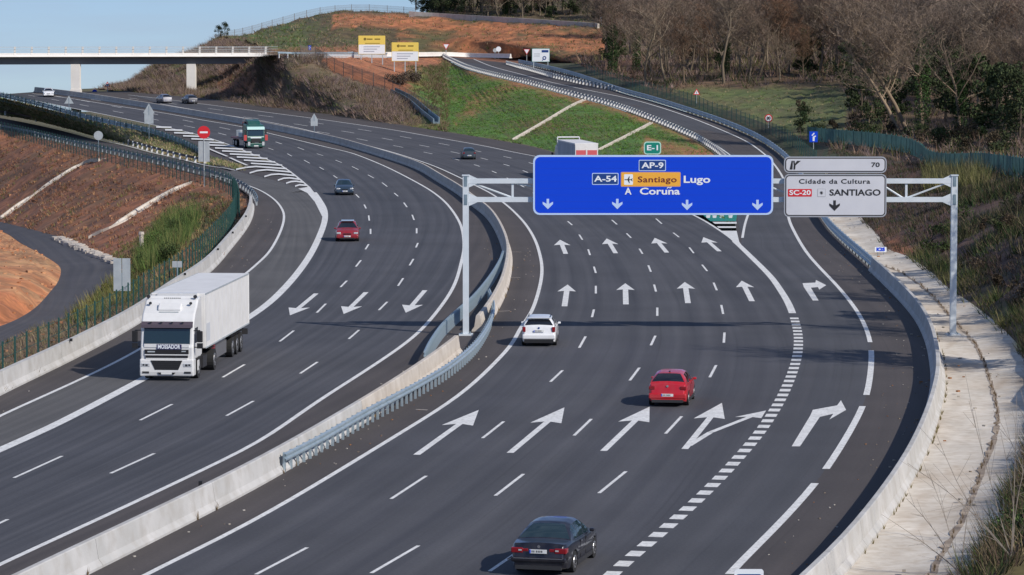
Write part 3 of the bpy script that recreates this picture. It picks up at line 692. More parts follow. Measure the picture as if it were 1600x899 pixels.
p = PG(318, 790); MB().box((p.x-.1, p.y, .75), (.12, .12, .18)).build('reflector', M['black'], parent=med_near, world=True)

WB = [(.0, .42), (.07, .46), (.075, .52), (.01, .57), (.01, .60), (.075, .65), (.07, .71), (.0, .75)]
def rail(name, W, label, side=1, post_step=2.0, h=0.0, group=None, rmat='galv', pmat='postgrey', skirt=False, small=False, postw=(.12,.16), double=False):
    """W-beam rail; side=+1 beam face to the right of travel"""
    p0 = W[0]; t = thing(name, label, 'guardrail', (p0.x, p0.y, p0.z), group=group)
    prof = [(side*x, z+h) for x, z in WB]
    back = [(side*(x-.006), z+h) for x, z in reversed(WB)]
    mb = MB(); sweep(mb, W, prof+back, closed=True); mb.build('rail_beam', M[rmat], parent=t, world=True)
    if double:
        sweep(MB(), W, [(side*x, z+h-.36) for x, z in WB]+[(side*(x-.006), z+h-.36) for x, z in reversed(WB)], closed=True).build('rail_beam', M[rmat], parent=t, world=True)
    T = arclen(W)[-1]; s = .3; pts = []
    while s < T:
        q = cut(W, max(0, s-.3), min(T, s+.3)); d = q[-1]-q[0]; pts.append((cut(W, s-.01, s)[-1], math.atan2(d.y, d.x))); s += post_step
    me = None
    for i, (p, a) in enumerate(pts[:290]):
        q = Vector((p.x, p.y, p.z)) - Vector(t.location); off = -side*.07
        x = q.x + math.sin(a)*off; y = q.y - math.cos(a)*off
        if me is None:
            mbp = MB().box((0, 0, (.74+h)/2-.05), (postw[0], postw[1], .74+h+.1)); o = mbp.build('post', M[pmat], parent=t); me = o.data
        else:
            o = bpy.data.objects.new('post', me); COL.objects.link(o); o.parent = t
        o.location = (x, y, q.z); o.rotation_euler = (0, 0, a)
    return t
def fr(W, a, b): return W[near(W, *a):near(W, *b)+1]
# median rails either side of the gantry post: the near one leans on the wall and bows out round the post
r1 = resample(line([(444, 740), (500, 710), (574, 666), (650, 624), (702, 592), (740, 560), (760, 532), (770, 508), (771, 490), (764, 470)], PG, 8), 1.0, smooth=2)
rail('steel_guardrail', r1, 'blue grey steel rail with many close posts on the right of the median wall', 1, 1.0, pmat='galv', postw=(.12, .09))
r2 = resample(line([(664, 572), (672, 555), (690, 528), (715, 503), (740, 480), (764, 450), (780, 424), (786, 408)], PG, 8), 1.0, smooth=2)
rail('steel_guardrail', r2, 'blue grey steel rail bowing out to the left of the gantry post', -1, .6, pmat='galv', postw=(.12, .09))
# rail behind the exit barrier, up the ramp
BRf = BRr[ie-2:]
rail('steel_guardrail', BRf, 'long double steel rail up the outer right side of the exit ramp', -1, 3.0, h=.12, double=True, rmat='galv')
rail('steel_guardrail', resample(offs([p for p in RPL if p.y > PR(1140, 262).y], .1), 1.5), 'steel rail with pale posts on the inner grassy side of the exit ramp', 1, 2.2, h=.05, rmat='galv_dull', pmat='postwhite', postw=(.26, .3))
div = line([(970,144),(945,139),(920,134),(893,128),(867,122),(845,116),(822,109),(806,105),(791,101)], PR, 6)
rail('steel_guardrail', resample(div, 1.5), 'dark rail with white posts dividing the two ramp roads at the top', 1, 2.4, h=.05, rmat='galv_dull', pmat='postwhite', postw=(.26, .3))
# slip road rails
SOf = SOr[near(SOr, 396, 322):]
rail('steel_guardrail', offs(SOf, .3), 'steel rail in front of the green fence above the brown embankment', 1, 4.0, h=0, rmat='galv_dull', pmat='postgrey')
sin_ = resample([p for p in line([(322,256),(290,250),(240,237),(195,224),(150,213),(105,200),(45,187),(0,179),(-60,169)], PS, 8)], 1.5)
rail('steel_guardrail', sin_, 'brown rail with pale posts on the grassy inner side of the slip road', 1, 6.0, h=-.05, rmat='rustrail', pmat='postwhite', postw=(.2, .24))
mlf = resample([p for p in line([(318,244),(285,226),(240,210),(195,200),(150,190),(110,180),(60,166),(0,152),(-60,142)], PG, 8)], 1.5)
rail('steel_guardrail', mlf, 'long pale steel rail between the motorway and the grass strip', 1, 4.0, rmat='galv', pmat='postgrey', double=True)

def fence(name, W, label, H=2.0, bay=2.5, mat='fence', wire=.13, group=None, slats=False, ww=.012):
    p0 = W[0]; t = thing(name, label, 'fence', (p0.x, p0.y, p0.z), group=group)
    T = arclen(W)[-1]; n = max(1, int(T/bay)); ss = [T*i/n for i in range(n+1)]
    A = np.array([[v.x, v.y, v.z] for v in W]); al = arclen(W)
    P = [Vector([np.interp(s, al, A[:, k]) for k in range(3)]) for s in ss]
    o0 = Vector(t.location); pm = None
    for i, p in enumerate(P[:295]):
        if pm is None:
            o = MB().box((0, 0, H/2), (.08, .08, H+.3)).build('post', M[mat], parent=t); pm = o.data
        else:
            o = bpy.data.objects.new('post', pm); COL.objects.link(o); o.parent = t
        o.location = p-o0
    for i in range(n):
        a, b = P[i]-o0, P[i+1]-o0; L_ = (b-a).length; e = (b-a)/L_; mb = MB(); nn = Vector((-e.y, e.x, 0)).normalized()
        if slats:
            k = max(2, int(L_/.22))
            for j in range(k):
                c = a+e*((j+.5)*L_/k); w = e*(.085)
                for s_ in (1,): mb.prism([c-w+nn*.01, c+w+nn*.01, c+w-nn*.01, c-w-nn*.01], (0, 0, H))
        else:
            k = max(2, int(L_/wire)); w = e*ww
            for j in range(k):
                c = a+e*((j+.5)*L_/k); mb.quad(c-w, c+w, c+w+Vector((0, 0, H)), c-w+Vector((0, 0, H)))
            for z in (.05, H*.33, H*.66, H): mb.quad(a+Vector((0, 0, z-.015)), b+Vector((0, 0, z-.015)), b+Vector((0, 0, z+.015)), a+Vector((0, 0, z+.015)))
        mb.build('mesh_panel' if not slats else 'slat_panel', M[mat], parent=t, kind='stuff' if slats else None)
    return t
# green fence behind the left barrier, then round the bend and away
f1 = resample(offs(SOr[:near(SOr, 384, 306)], -1.6), 1.5, smooth=3)
fence('green_fence', [Vector((p.x, p.y, p.z-.35)) for p in f1], 'dark green mesh fence behind the pale concrete barrier', 1.9, 2.6, wire=.20, ww=.009)
f2 = resample(line([(374,335),(368,312),(352,297),(320,287),(285,279),(252,270),(202,259),(135,243),(90,231),(36,217),(0,209),(-60,199)], PS, 8), 1.5, smooth=2)
fence('green_fence', [Vector((p.x, p.y, p.z-.1)) for p in f2], 'dark green fence along the top of the brown embankment', 1.9, 3.2, wire=.16, ww=.020)
f3 = resample(line([(322,253),(285,235),(240,218),(195,206),(150,196),(110,186),(60,172),(0,158),(-60,148)], lambda x, y: PD(x, y, (PG(x,y-6).y)), 8), 1.5, smooth=2)
fence('green_fence', f3, 'green fence on the grass strip beside the motorway', 1.5, 3.0, wire=.16, ww=.016)
# ================================================================= text and sign drawing
def text_mesh(txt, size, bold=0.0, spacing=1.0):
    cu = bpy.data.curves.new('lettering', 'FONT'); cu.body = txt; cu.size = size; cu.offset = bold; cu.align_x = 'CENTER'; cu.align_y = 'CENTER'
    cu.space_character = spacing; cu.resolution_u = 3; cu.fill_mode = 'FRONT'
    o = bpy.data.objects.new('t', cu); COL.objects.link(o); bpy.context.view_layer.update()
    me = bpy.data.meshes.new_from_object(o.evaluated_get(bpy.context.evaluated_depsgraph_get()))
    bpy.data.objects.remove(o); bpy.data.curves.remove(cu)
    return me
def lettering(txt, cx, cz, h, mat, parent, y=-.03, width=None, bold=.012, spacing=1.0, name='lettering'):
    """text on a board that faces -Y in its parent's frame; h = height of a capital"""
    me = text_mesh(txt, h*1.38, bold*h*2, spacing)
    xs = [v.co.x for v in me.vertices]; ys = [v.co.y for v in me.vertices]
    sx = width/(max(xs)-min(xs)) if width else 1.0; mx = (max(xs)+min(xs))/2
    for v in me.vertices: v.co = Vector(((v.co.x-mx)*sx, 0, v.co.y))
    me.materials.clear(); me.materials.append(mat)
    if me.polygons and me.polygons[0].normal.y > 0: me.flip_normals()
    o = bpy.data.objects.new(name, me); COL.objects.link(o); o.parent = parent; o.location = (cx, y, cz-h*.0)
    return o
def rrect(x0, z0, x1, z1, r, y, n=4):
    P = []
    for cx, cz, a0 in ((x1-r, z1-r, 0), (x0+r, z1-r, 90), (x0+r, z0+r, 180), (x1-r, z0+r, 270)):
        for k in range(n+1):
            a = R(a0+90*k/n); P.append((cx+r*math.cos(a), y, cz+r*math.sin(a)))
    return P
def board(name, x0, z0, x1, z1, r, y, th, mat, parent): return MB().prism(rrect(x0, z0, x1, z1, r, y), (0, th, 0)).build(name, mat, parent=parent)
def flat(name, pts, y, mat, parent): 
    return MB().prism([(x, y, z) for x, z in pts], (0, .006, 0)).build(name, mat, parent=parent)
def downarrow(cx, cz, s, y, mat, parent, name='arrow_symbol'):
    P = [(-.12,.5),(-.12,.02),(-.5,.22),(-.5,0),(0,-.5),(.5,0),(.5,.22),(.12,.02),(.12,.5)]
    return flat(name, [(cx+a*s, cz+b*s) for a, b in P], y, mat, parent)

# ================================================================= gantry
GD = 178.5
gp = PG(728, 524); D0 = gp.y
gt = thing('sign_gantry', 'long pale grey steel gantry spanning the right hand lanes', 'gantry', (gp.x, D0, 0))
def L2(px, py, D=D0): v = PD(px, py, D); return (v.x-gp.x, 0, v.z)
mg = M['gantry']
xl = 0.0; xr = L2(1490, 400)[0]; ztop = L2(728, 275)[2]
for x, nm in ((xl, 'l'), (xr, 'r')):
    po = MB().box((x, 0, ztop/2), (.32, .32, ztop)).build('post', mg, parent=gt)
    MB().box((x, 0, ztop+.03), (.40, .40, .06)).build('cap', mg, parent=po)
    MB().box((x, 0, .04), (.75, .75, .08)).build('base_plate', mg, parent=po)
    for k in range(4):
        a = math.pi/4+k*math.pi/2; MB().cyl((x+.42*math.cos(a)*.75, .42*math.sin(a)*.75, .08), (x+.42*math.cos(a)*.75, .42*math.sin(a)*.75, .17), .03, n=6).build('bolt', M['galv_dull'], parent=po)
z1, z2 = L2(780, 283)[2], L2(780, 312)[2]
for z, nm in ((z1, 't'), (z2, 'b')):
    MB().box(((xl+xr)/2, 0, z), (xr-xl-.30, .26, .26)).build('chord', mg, parent=gt)
    for x, sg in ((xl, 1), (xr, -1)):
        MB().prism([(x+sg*.17, -.12, z-.34), (x+sg*.17, -.12, z+.34), (x+sg*.62, -.12, z+.14), (x+sg*.62, -.12, z-.14)], (0, .012, 0)).build('gusset_plate', mg, parent=gt)
        MB().box((x+sg*.0, -.175, z), (.16, .02, .55)).build('joint_cover', M['galv_dull'], parent=gt)
nodes_px = [737, 801, 865, 929, 993, 1057, 1121, 1185, 1249, 1313, 1373, 1430, 1480]
xs = [L2(p, 300)[0] for p in nodes_px]
for i in range(len(xs)):
    if 0 < i < len(xs)-1 and i != 11 or nodes_px[i] == 801:
        MB().box((xs[i], 0, (z1+z2)/2), (.12, .12, z1-z2-.26)).build('strut', mg, parent=gt)
for a, b, up in ((737, 801, 1), (929, 801, 0)) + tuple((nodes_px[k], nodes_px[k+1], k % 2) for k in range(2, 9)) + ((1373, 1410, 1), (1480, 1418, 1)):
    xa, xb = L2(a, 300)[0], L2(b, 300)[0]; za, zb = (z1-.1, z2+.1) if up else (z2+.1, z1-.1)
    MB().cyl((xa, 0, za), (xb, 0, zb), .05, n=6).build('brace', mg, parent=gt)
MB().box((L2(1416, 300)[0], 0, (z1+z2)/2), (.12, .12, z1-z2-.26)).build('strut', mg, parent=gt)

# blue board
def sign_root(px, py, D, name, label, cat_, rz=0.0):
    p = PD(px, py, D); return thing(name, label, cat_, (p.x, p.y, p.z), rz), p
SB, sp = sign_root(1020.5, 290, D0-.35, 'direction_sign', 'wide blue motorway sign with white arrows hung on the gantry', 'road sign')
def b2(px, py): v = PD(px, py, D0-.35); return v.x-sp.x, v.z-sp.z
x0, z0 = b2(833, 336); x1, z1b = b2(1208.5, 242.5)
board('panel_back', x0, z0, x1, z1b, .34, 0, .06, M['signback'], SB)
M['edge'] = newmat('sign_pale_edge', (.50, .64, .90), .5)
board('border', x0+.001, z0+.001, x1-.001, z1b-.001, .34, -.008, .008, M['edge'], SB)
board('blue_face', x0+.10, z0+.10, x1-.10, z1b-.10, .27, -.016, .008, M['blue'], SB)
board_plank = M['blue']
for k in range(1, 9):                      # seams between the extruded planks of the board
    zz = z0+(z1b-z0)*k/9; MB().box(((x0+x1)/2, -.0175, zz), (x1-x0-.5, .003, .012)).build('plank_seam', newmat('sign_blue_seam', (.004, .045, .50), .5) if k == 1 else bpy.data.materials['sign_blue_seam'], parent=SB)
def t2(txt, px, py, hpx, wpx, mat, par=SB, f=b2, y=-.03, bold=.016, **k):
    cx, cz = f(px, py); return lettering(txt, cx, cz, hpx/29.1, mat, par, y, wpx/29.1 if wpx else None, bold, **k)
def shield(px0, py0, px1, py1, fm, bm, par=SB, f=b2, y=-.02):
    a, b = f(px0, py1); c, d = f(px1, py0); board('plate_border', a, b, c, d, .06, y, .004, bm, par); board('plate', a+.04, b+.04, c-.04, d-.04, .04, y-.004, .004, fm, par)
shield(998, 250, 1040.5, 267.5, M['navy'], M['edge']); t2('AP-9', 1019.5, 259, 9, 34, M['white'])
shield(925, 270.5, 966.5, 289, M['navy'], M['edge']); t2('A-54', 946, 280, 9, 35, M['white'])
shield(970, 269, 1063.5, 292, M['orange'], newmat('sign_orange_edge', (.62, .34, .16), .5))
a, b = b2(975, 289); c, d = b2(989, 272.5); board('plate', a, b, c, d, .05, -.028, .004, M['white'], SB)
cx, cz = b2(982, 281)
flat('aeroplane_symbol', [(cx+p*.17*1.15, cz+q*.17*1.15) for p, q in ((-1.1,0),(-1.0,.12),(-.25,.12),(.15,.9),(.35,.9),(.2,.12),(.75,.12),(.95,.42),(1.1,.42),(1.0,0),(1.1,-.42),(.95,-.42),(.75,-.12),(.2,-.12),(.35,-.9),(.15,-.9),(-.25,-.12),(-1.0,-.12))], -.034, M['dark'], SB)
t2('Santiago', 1027, 281, 9.2, 60, M['maroon'], y=-.034, bold=.010, spacing=1.06)
t2('Lugo', 1089, 281, 11, 41, M['white']); t2('A', 981.5, 299.5, 10.5, 10.5, M['white']); t2('Coruna', 1031, 299.5-.0, 10.5*.76/.76, 62, M['white']); _c = b2(1045.5, 293.2); flat('tilde', [(_c[0]-.13,_c[1]-.035),(_c[0]-.06,_c[1]+.035),(_c[0]+.03,_c[1]+.0),(_c[0]+.12,_c[1]+.05),(_c[0]+.13,_c[1]+.0),(_c[0]+.05,_c[1]-.05),(_c[0]-.04,_c[1]-.01),(_c[0]-.10,_c[1]-.07)], -.034, M['white'], SB)
for px in (856, 964.5, 1073.5, 1183.5):
    cx, cz = b2(px, 319 if px < 1000 else 320.5); downarrow(cx, cz, .55, -.024, M['edge'], SB)
# green E-1 plate
SE, sp2 = sign_root(1019.5, 232, D0-.35, 'route_plate', 'small green E-1 plate standing on top of the blue sign', 'route plate')
def e2(px, py): v = PD(px, py, D0-.35); return v.x-sp2.x, v.z-sp2.z
a, b = e2(1006, 241.5); c, d = e2(1033, 221.5)
board('plate_back', a, b, c, d, .16, 0, .05, M['signback'], SE); board('plate_border', a, b, c, d, .16, -.006, .006, newmat('sign_green_edge', (.45, .72, .60), .5), SE)
board('green_face', a+.055, b+.055, c-.055, d-.055, .12, -.012, .006, M['green'], SE); t2('E-1', 1019.5, 231.5, 8, 17, M['white'], SE, e2, -.02, name='lettering')
for q in (1012, 1027):
    x_, z_ = e2(q, 243); MB().box((x_, .04, z_+.05), (.06, .04, .3)).build('bracket', mg, parent=SE)
# pale exit board
SWt, sp3 = sign_root(1305, 291, D0-.35, 'exit_sign', 'pale grey two-part exit sign for Cidade da Cultura hung on the gantry', 'road sign')
def w2(px, py): v = PD(px, py, D0-.35); return v.x-sp3.x, v.z-sp3.z
sgb = newmat('sign_grey_rim', (.36, .38, .43), .5)
def pale(px0, py0, px1, py1):
    a, b = w2(px0, py1); c, d = w2(px1, py0)
    board('panel_back', a, b, c, d, .26, 0, .06, M['signback'], SWt); board('rim', a, b, c, d, .26, -.006, .006, sgb, SWt)
    board('outline', a+.06, b+.06, c-.06, d-.06, .21, -.012, .006, M['dark'], SWt); board('pale_face', a+.115, b+.115, c-.115, d-.115, .16, -.018, .006, M['signgrey'], SWt)
pale(1225, 245, 1385.5, 270.6); pale(1225, 272.2, 1385.5, 339.5)
t2('70', 1368, 258, 7, 13, M['mark_black'], SWt, w2)
cx, cz = w2(1239.5, 258)
flat('exit_symbol', [(cx+p, cz+q) for p, q in ((-.19,-.24),(-.04,-.24),(-.02,.22),(-.09,.22))], -.03, M['mark_black'], SWt)
flat('exit_symbol', [(cx+p, cz+q) for p, q in ((.0,.22),(.07,.22),(.09,.06),(.20,.22),(.40,.22),(.12,-.02),(.10,-.24),(.01,-.24),(.03,.0))], -.03, M['mark_black'], SWt)
t2('Cidade da Cultura', 1304, 284, 7.2, 110, M['mark_black'], SWt, w2, bold=.012, spacing=1.1)
a, b = w2(1231, 307.5); c, d = w2(1268.5, 295.5); board('red_plate', a, b, c, d, .04, -.024, .006, M['red'], SWt)
t2('SC-20', 1250, 301.5, 7.4, 33, M['white'], SWt, w2, -.036)
a, b = w2(1277, 308); c, d = w2(1290, 295); board('plate_border', a, b, c, d, .03, -.024, .004, newmat('sign_mid_grey', (.42, .43, .46), .5), SWt); board('plate', a+.03, b+.03, c-.03, d-.03, .03, -.028, .004, M['signgrey'], SWt)
cx, cz = w2(1283.5, 301.5)
for k in range(4):
    an = k*math.pi/4; dx, dz = math.cos(an)*.09, math.sin(an)*.09
    flat('centre_symbol', [(cx-dx-dz*.15, cz-dz+dx*.15), (cx+dx-dz*.15, cz+dz+dx*.15), (cx+dx+dz*.15, cz+dz-dx*.15), (cx-dx+dz*.15, cz-dz-dx*.15)], -.036-.002*k, M['dark'], SWt)
t2('SANTIAGO', 1336, 301.5, 9.6, 79, M['mark_black'], SWt, w2)
cx, cz = w2(1304, 321.5); downarrow(cx, cz, .56, -.03, M['mark_black'], SWt)

# ================================================================= smaller signs
def ngon(n, r, a0=90, cx=0, cz=0): return [(cx+r*math.cos(R(a0+360*k/n)), cz+r*math.sin(R(a0+360*k/n))) for k in range(n)]
def stick_sign(px, pyb, ptop, kind, name, label, D=None, size=None, cat_='road sign', rz=0.0, plate=None, mat=None, base=None):
    """post from its foot pixel (px,pyb) up to the plate centred at pixel row ptop"""
    b = base or GT(px, pyb); s = F_PX/b.y; h = (pyb-ptop)/s
    t = thing(name, label, cat_, (b.x, b.y, b.z), rz)
    MB().cyl((0, .03, -.3), (0, .03, h+.1), .045 if s > 9 else .06, n=8).build('post', M['galv_dull'] if kind.startswith('back') else M['signback'], parent=t)
    r = size
    if kind == 'tri': 
        flat('plate_rim', ngon(3, r, 90, 0, h), -.03, M['red'], t); flat('plate', ngon(3, r*.66, 90, 0, h), -.04, M['white'], t); flat('symbol', [(-.07*r, h-.2*r), (.07*r, h-.2*r), (.05*r, h+.28*r), (-.05*r, h+.28*r)], -.05, M['mark_black'], t)
    elif kind == 'yield':
        flat('plate_rim', ngon(3, r, 270, 0, h), -.03, M['red'], t); flat('plate', ngon(3, r*.75, 270, 0, h), -.04, M['white'], t)
    elif kind == 'speed':
        flat('plate_rim', ngon(24, r, 90, 0, h), -.03, M['red'], t); flat('plate', ngon(24, r*.74, 90, 0, h), -.04, M['white'], t); lettering('80', 0, h, r*.8, M['mark_black'], t, -.05, r*1.0, .03)
    elif kind == 'noentry':
        flat('plate', ngon(24, r, 90, 0, h), -.03, M['red'], t); flat('bar', [(-r*.62, h-r*.14), (r*.62, h-r*.14), (r*.62, h+r*.14), (-r*.62, h+r*.14)], -.04, M['white'], t)
        MB().box((0, .06, h-r*3.0), (r*1.75, .03, r*3.2)).build('lower_plate', M['signback'], parent=t)
        MB().box((0, .08, h-r*3.0), (.08, .02, r*3.1)).build('stiffener', M['galv_dull'], parent=t)
    elif kind == 'disc': flat('plate', ngon(20, r, 90, 0, h), -.03, mat or M['white'], t)
    elif kind == 'backtri':
        MB().prism([(x, -.02, z) for x, z in ngon(3, r, 90, 0, h)], (0, .02, 0)).build('triangle_plate', M['signback'], parent=t)
        if plate: MB().box((0, -.01, h-r*.5-plate[1]/2), (plate[0], .02, plate[1])).build('lower_plate', M['signback'], parent=t)
        MB().box((0, -.035, h-.1), (.07, .02, r*1.3)).build('stiffener', M['galv_dull'], parent=t)
    elif kind == 'backdisc': MB().prism([(x, -.02, z) for x, z in ngon(20, r, 90, 0, h)], (0, .02, 0)).build('disc_plate', M['signback'], parent=t)
    elif kind == 'backrect':
        for dx in (-plate[0]*.26, plate[0]*.26):
            MB().box((dx, -.01, h), (plate[0]*.48, .02, plate[1])).build('plate', M['signback'], parent=t)
    elif kind == 'blue': 
        MB().box((0, -.01, h), (plate[0], .03, plate[1])).build('plate', M['navy'], parent=t)
        flat('plate', [(-plate[0]/2+.05, h-plate[1]/2+.05), (plate[0]/2-.05, h-plate[1]/2+.05), (plate[0]/2-.05, h+plate[1]/2-.05), (-plate[0]/2+.05, h+plate[1]/2-.05)], -.04, M['blue'], t)
        w, H_ = plate
        flat('symbol', [(-.1*w, h-.38*H_), (.12*w, h-.38*H_), (.12*w, h-.05*H_), (.3*w, h+.05*H_), (.2*w, h+.12*H_), (-.1*w, h-.0*H_)], -.05, M['white'], t)
        flat('symbol', [(-.25*w, h+.12*H_), (.05*w, h+.38*H_), (.12*w, h+.30*H_), (-.1*w, h+.08*H_)], -.05, M['white'], t)
    return t
def onto(px, py, D): return PD(px, py, D)
stick_sign(319, 296, 215, 'noentry', 'no_entry_sign', 'round red no entry sign on a tall post by the end of the green fence', size=.68, base=PS(319, 288))
stick_sign(108, 184, 158, 'backtri', 'warning_sign', 'grey back of a small triangular sign on the grass strip', size=.85, base=GT(108, 184))
stick_sign(233, 219, 172, 'backtri', 'warning_sign', 'grey back of a triangular sign with a square plate beneath on the grass strip', size=.95, plate=(1.3, 1.5), base=GT(233, 219))
stick_sign(491, 208, 184, 'backtri', 'warning_sign', 'grey back of a triangular sign with a plate standing on the median wall', size=.62, plate=(1.0, .9), base=PG(491, 208))
stick_sign(154, 243, 215, 'backdisc', 'speed_sign', 'grey back of a round sign on the brown embankment edge', size=.62, base=PS(154, 240))
stick_sign(191, 486, 429, 'backrect', 'traffic_sign', 'grey back of a two-plate sign rising behind the left fence', plate=(.98, 1.9), base=PZ(191, 486, 0), size=1)
stick_sign(277, 446, 413, 'backrect', 'traffic_sign', 'small grey back of a sign behind the truck and left fence', plate=(.62, .40), base=PZ(277, 446, 0), size=1)
stick_sign(1076, 168, 138, 'tri', 'warning_sign', 'red bordered triangular warning sign on the outer side of the ramp', size=.62, base=PR(1076, 170)+V((1.2, 0, -.5)))
stick_sign(1187, 203, 171, 'speed', 'speed_limit_sign', 'round speed limit sign with a red rim beside the ramp rail', size=.55, base=PR(1187, 208)+V((1.2, 0, -.8)))
stick_sign(697, 84, 70, 'yield', 'yield_sign', 'give way triangle where the ramp meets the bridge road, left of the two', size=.85, base=PD(697, 86, 715))
stick_sign(823, 92, 76, 'yield', 'yield_sign', 'give way triangle behind the white direction board', size=.80, base=PD(823, 96, 690))
stick_sign(779, 88, 75, 'disc', 'round_sign', 'small round pale sign above the white parapet', size=.55, base=PD(779, 90, 715))
stick_sign(774, 88, 77, 'backdisc', 'round_sign', 'small round grey sign at the left of the pale round one', size=.45, base=PD(773.5, 90, 716))
stick_sign(1271, 236, 212, 'blue', 'lane_sign', 'blue rectangular sign with a white bent arrow near the slatted fence', plate=(1.05, 1.35), base=PD(1271, 238, 400), size=1)
stick_sign(168, 143, 131, 'tri', 'warning_sign', 'tiny red triangular sign under the bridge', size=.62, base=PD(168, 145, 600))
stick_sign(148, 146, 141, 'disc', 'mandatory_sign', 'tiny round blue sign under the bridge beside the pier', size=.45, mat=M['blue'], base=PD(148, 149, 600))
stick_sign(484, 86, 73, 'blue', 'bridge_road_sign', 'small blue sign at the end of the bridge road', plate=(.55, .8), base=PD(484, 88, 560), size=1)
# kilometre plate on the apron
kp = GT(1376, 399); t = thing('kilometre_plate', 'small white and blue K20 plate on the concrete apron', 'marker plate', kp)
for dx in (-.22, .22): MB().cyl((dx, .02, -.1), (dx, .02, .35), .02, n=6).build('post', M['galv_dull'], parent=t)
board('plate', -.42, .22, .42, .60, .05, -.01, .02, M['white'], t); lettering('K25', 0, .41, .24, M['blue'], t, -.02, .62, .05)
# top edge of a sign at the bottom of the picture
p = PG(1170, 930); t = thing('traffic_sign', 'top edge of a pale blue rimmed sign at the bottom of the exit lane', 'road sign', p)
tz = 16.1-(895-51)*p.y/5200.0
board('plate', -.42, .25, .42, tz-p.z, .08, -.02, .03, M['white'], t); board('face', -.36, .31, .36, tz-p.z-.14, .06, -.03, .01, M['navy'], t)
for dx in (-.3, .3): MB().cyl((dx, .03, 0), (dx, .03, .45), .03, n=6).build('post', M['galv_dull'], parent=t)
# white direction board with roundabout drawing
def frame_sign(x0p, y0p, x1p, y1p, foot, D, name, label, face, cat_='road sign', legs=2):
    a = PD(x0p, y1p, D); b = PD(x1p, y0p, D); c = PD((x0p+x1p)/2, foot, D)
    t = thing(name, label, cat_, (c.x, D, c.z)); w = (b.x-a.x)/2; z0_, z1_ = a.z-c.z, b.z-c.z
    for k in range(legs):
        x = -w*.8+1.6*w*k/(legs-1); MB().box((x, .08, z0_/2-.2), (.18, .14, z0_+.5)).build('leg', M['signback'], parent=t)
    board('panel', -w, z0_, w, z1_, .08, 0, .08, M['signback'], t); board('rim', -w, z0_, w, z1_, .08, -.01, .01, M['green'] if face == 'white' else M['yellow'], t)
    board('face', -w+.07, z0_+.07, w-.07, z1_-.07, .06, -.02, .01, M['white'], t)
    return t, w, z0_, z1_
t, w, za, zb = frame_sign(831, 76, 859, 97, 108, 640, 'direction_board', 'white direction board with a small roundabout drawing beside the ramp', 'white')
flat('route_plate', [(.1*w, zb-.75), (.85*w, zb-.75), (.85*w, zb-.3), (.1*w, zb-.3)], -.04, M['navy'], t)
flat('roundabout_symbol', ngon(12, .38, 90, .4*w, za+.75), -.04, M['navy'], t); flat('roundabout_symbol', ngon(12, .18, 90, .4*w, za+.75), -.055, M['white'], t)
flat('roundabout_symbol', [(.1*w, za+.2), (.2*w, za+.2), (.36*w, za+.6), (.28*w, za+.6)], -.045, M['navy'], t)
for k_ in range(2): flat('printed_line', [(-.75*w, zb-1.1-.4*k_), (-.1*w, zb-1.1-.4*k_), (-.1*w, zb-.98-.4*k_), (-.75*w, zb-.98-.4*k_)], -.04, M['signback'], t)
for i, (x0p, y0p, x1p, y1p, ft, D, lb_) in enumerate(((560, 56, 602, 85, 100, 610, 'yellow and white information billboard, left and higher of the two on the orange bank'), (612, 66.5, 654, 96, 113, 590, 'yellow and white information billboard, right and lower of the two on the orange bank'))):
    t, w, za, zb = frame_sign(x0p, y0p, x1p, y1p, ft, D, 'billboard', lb_, 'y', 'billboard', 3)
    zm = za+(zb-za)*.52
    flat('yellow_field', [(-w+.07, zm), (w-.07, zm), (w-.07, zb-.07), (-w+.07, zb-.07)], -.035, M['yellow'], t)
    dk_ = M['dark']; pg_ = bpy.data.materials.get('print_grey') or newmat('print_grey', (.36, .39, .46), .6)
    flat('crest', ngon(6, .28, 90, -w*.5, zb-.62), -.05, newmat('print_ochre', (.20, .14, .02), .6) if i == 0 else bpy.data.materials['print_ochre'], t)
    oc = bpy.data.materials['print_ochre']
    for x_, l_ in ((-.15, .42), (.42, .42)): flat('printed_line', [(w*x_-w*l_/2, zb-.74), (w*x_+w*l_/2, zb-.74), (w*x_+w*l_/2, zb-.52), (w*x_-w*l_/2, zb-.52)], -.05, oc, t)
    flat('printed_line', [(-w*.5, zm+.18), (w*.6, zm+.18), (w*.6, zm+.28), (-w*.5, zm+.28)], -.05, oc, t)
    for k in range(3): flat('printed_line', [(-w*.6, zm-.45-.42*k), (w*(.6-.2*k), zm-.45-.42*k), (w*(.6-.2*k), zm-.33-.42*k), (-w*.6, zm-.33-.42*k)], -.05, pg_, t)

# ================================================================= bridge
def bx_(d): return PD(*d)
bl, br = PD(-90, 88, 577), PD(434, 88, 592)
bdir = (br-bl); bdir.z = 0; BLn = bdir.length; bdir.normalize(); bang = math.atan2(bdir.y, bdir.x)
bz = (bl.z+br.z)/2
bt = thing('road_bridge', 'grey concrete road bridge with a railing crossing over the motorway', 'bridge', (bl.x, bl.y, 0), bang)
zd = PD(200, 87.5, 578).z
wdk = 9.0
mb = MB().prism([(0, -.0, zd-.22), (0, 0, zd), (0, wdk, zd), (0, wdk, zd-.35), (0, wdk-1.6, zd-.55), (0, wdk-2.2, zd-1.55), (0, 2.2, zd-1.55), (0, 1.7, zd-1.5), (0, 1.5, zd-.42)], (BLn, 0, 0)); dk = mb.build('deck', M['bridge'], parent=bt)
MB().prism([(0, -.40, zd-.20), (0, -.12, zd+.16), (0, .25, zd+.16), (0, .25, zd+.002), (0, -.003, zd-.20)], (BLn, 0, 0)).build('parapet', M['whitecon'], parent=bt)
MB().box((BLn/2, wdk, zd+.15), (BLn, .4, .5)).build('parapet', M['whitecon'], parent=bt)
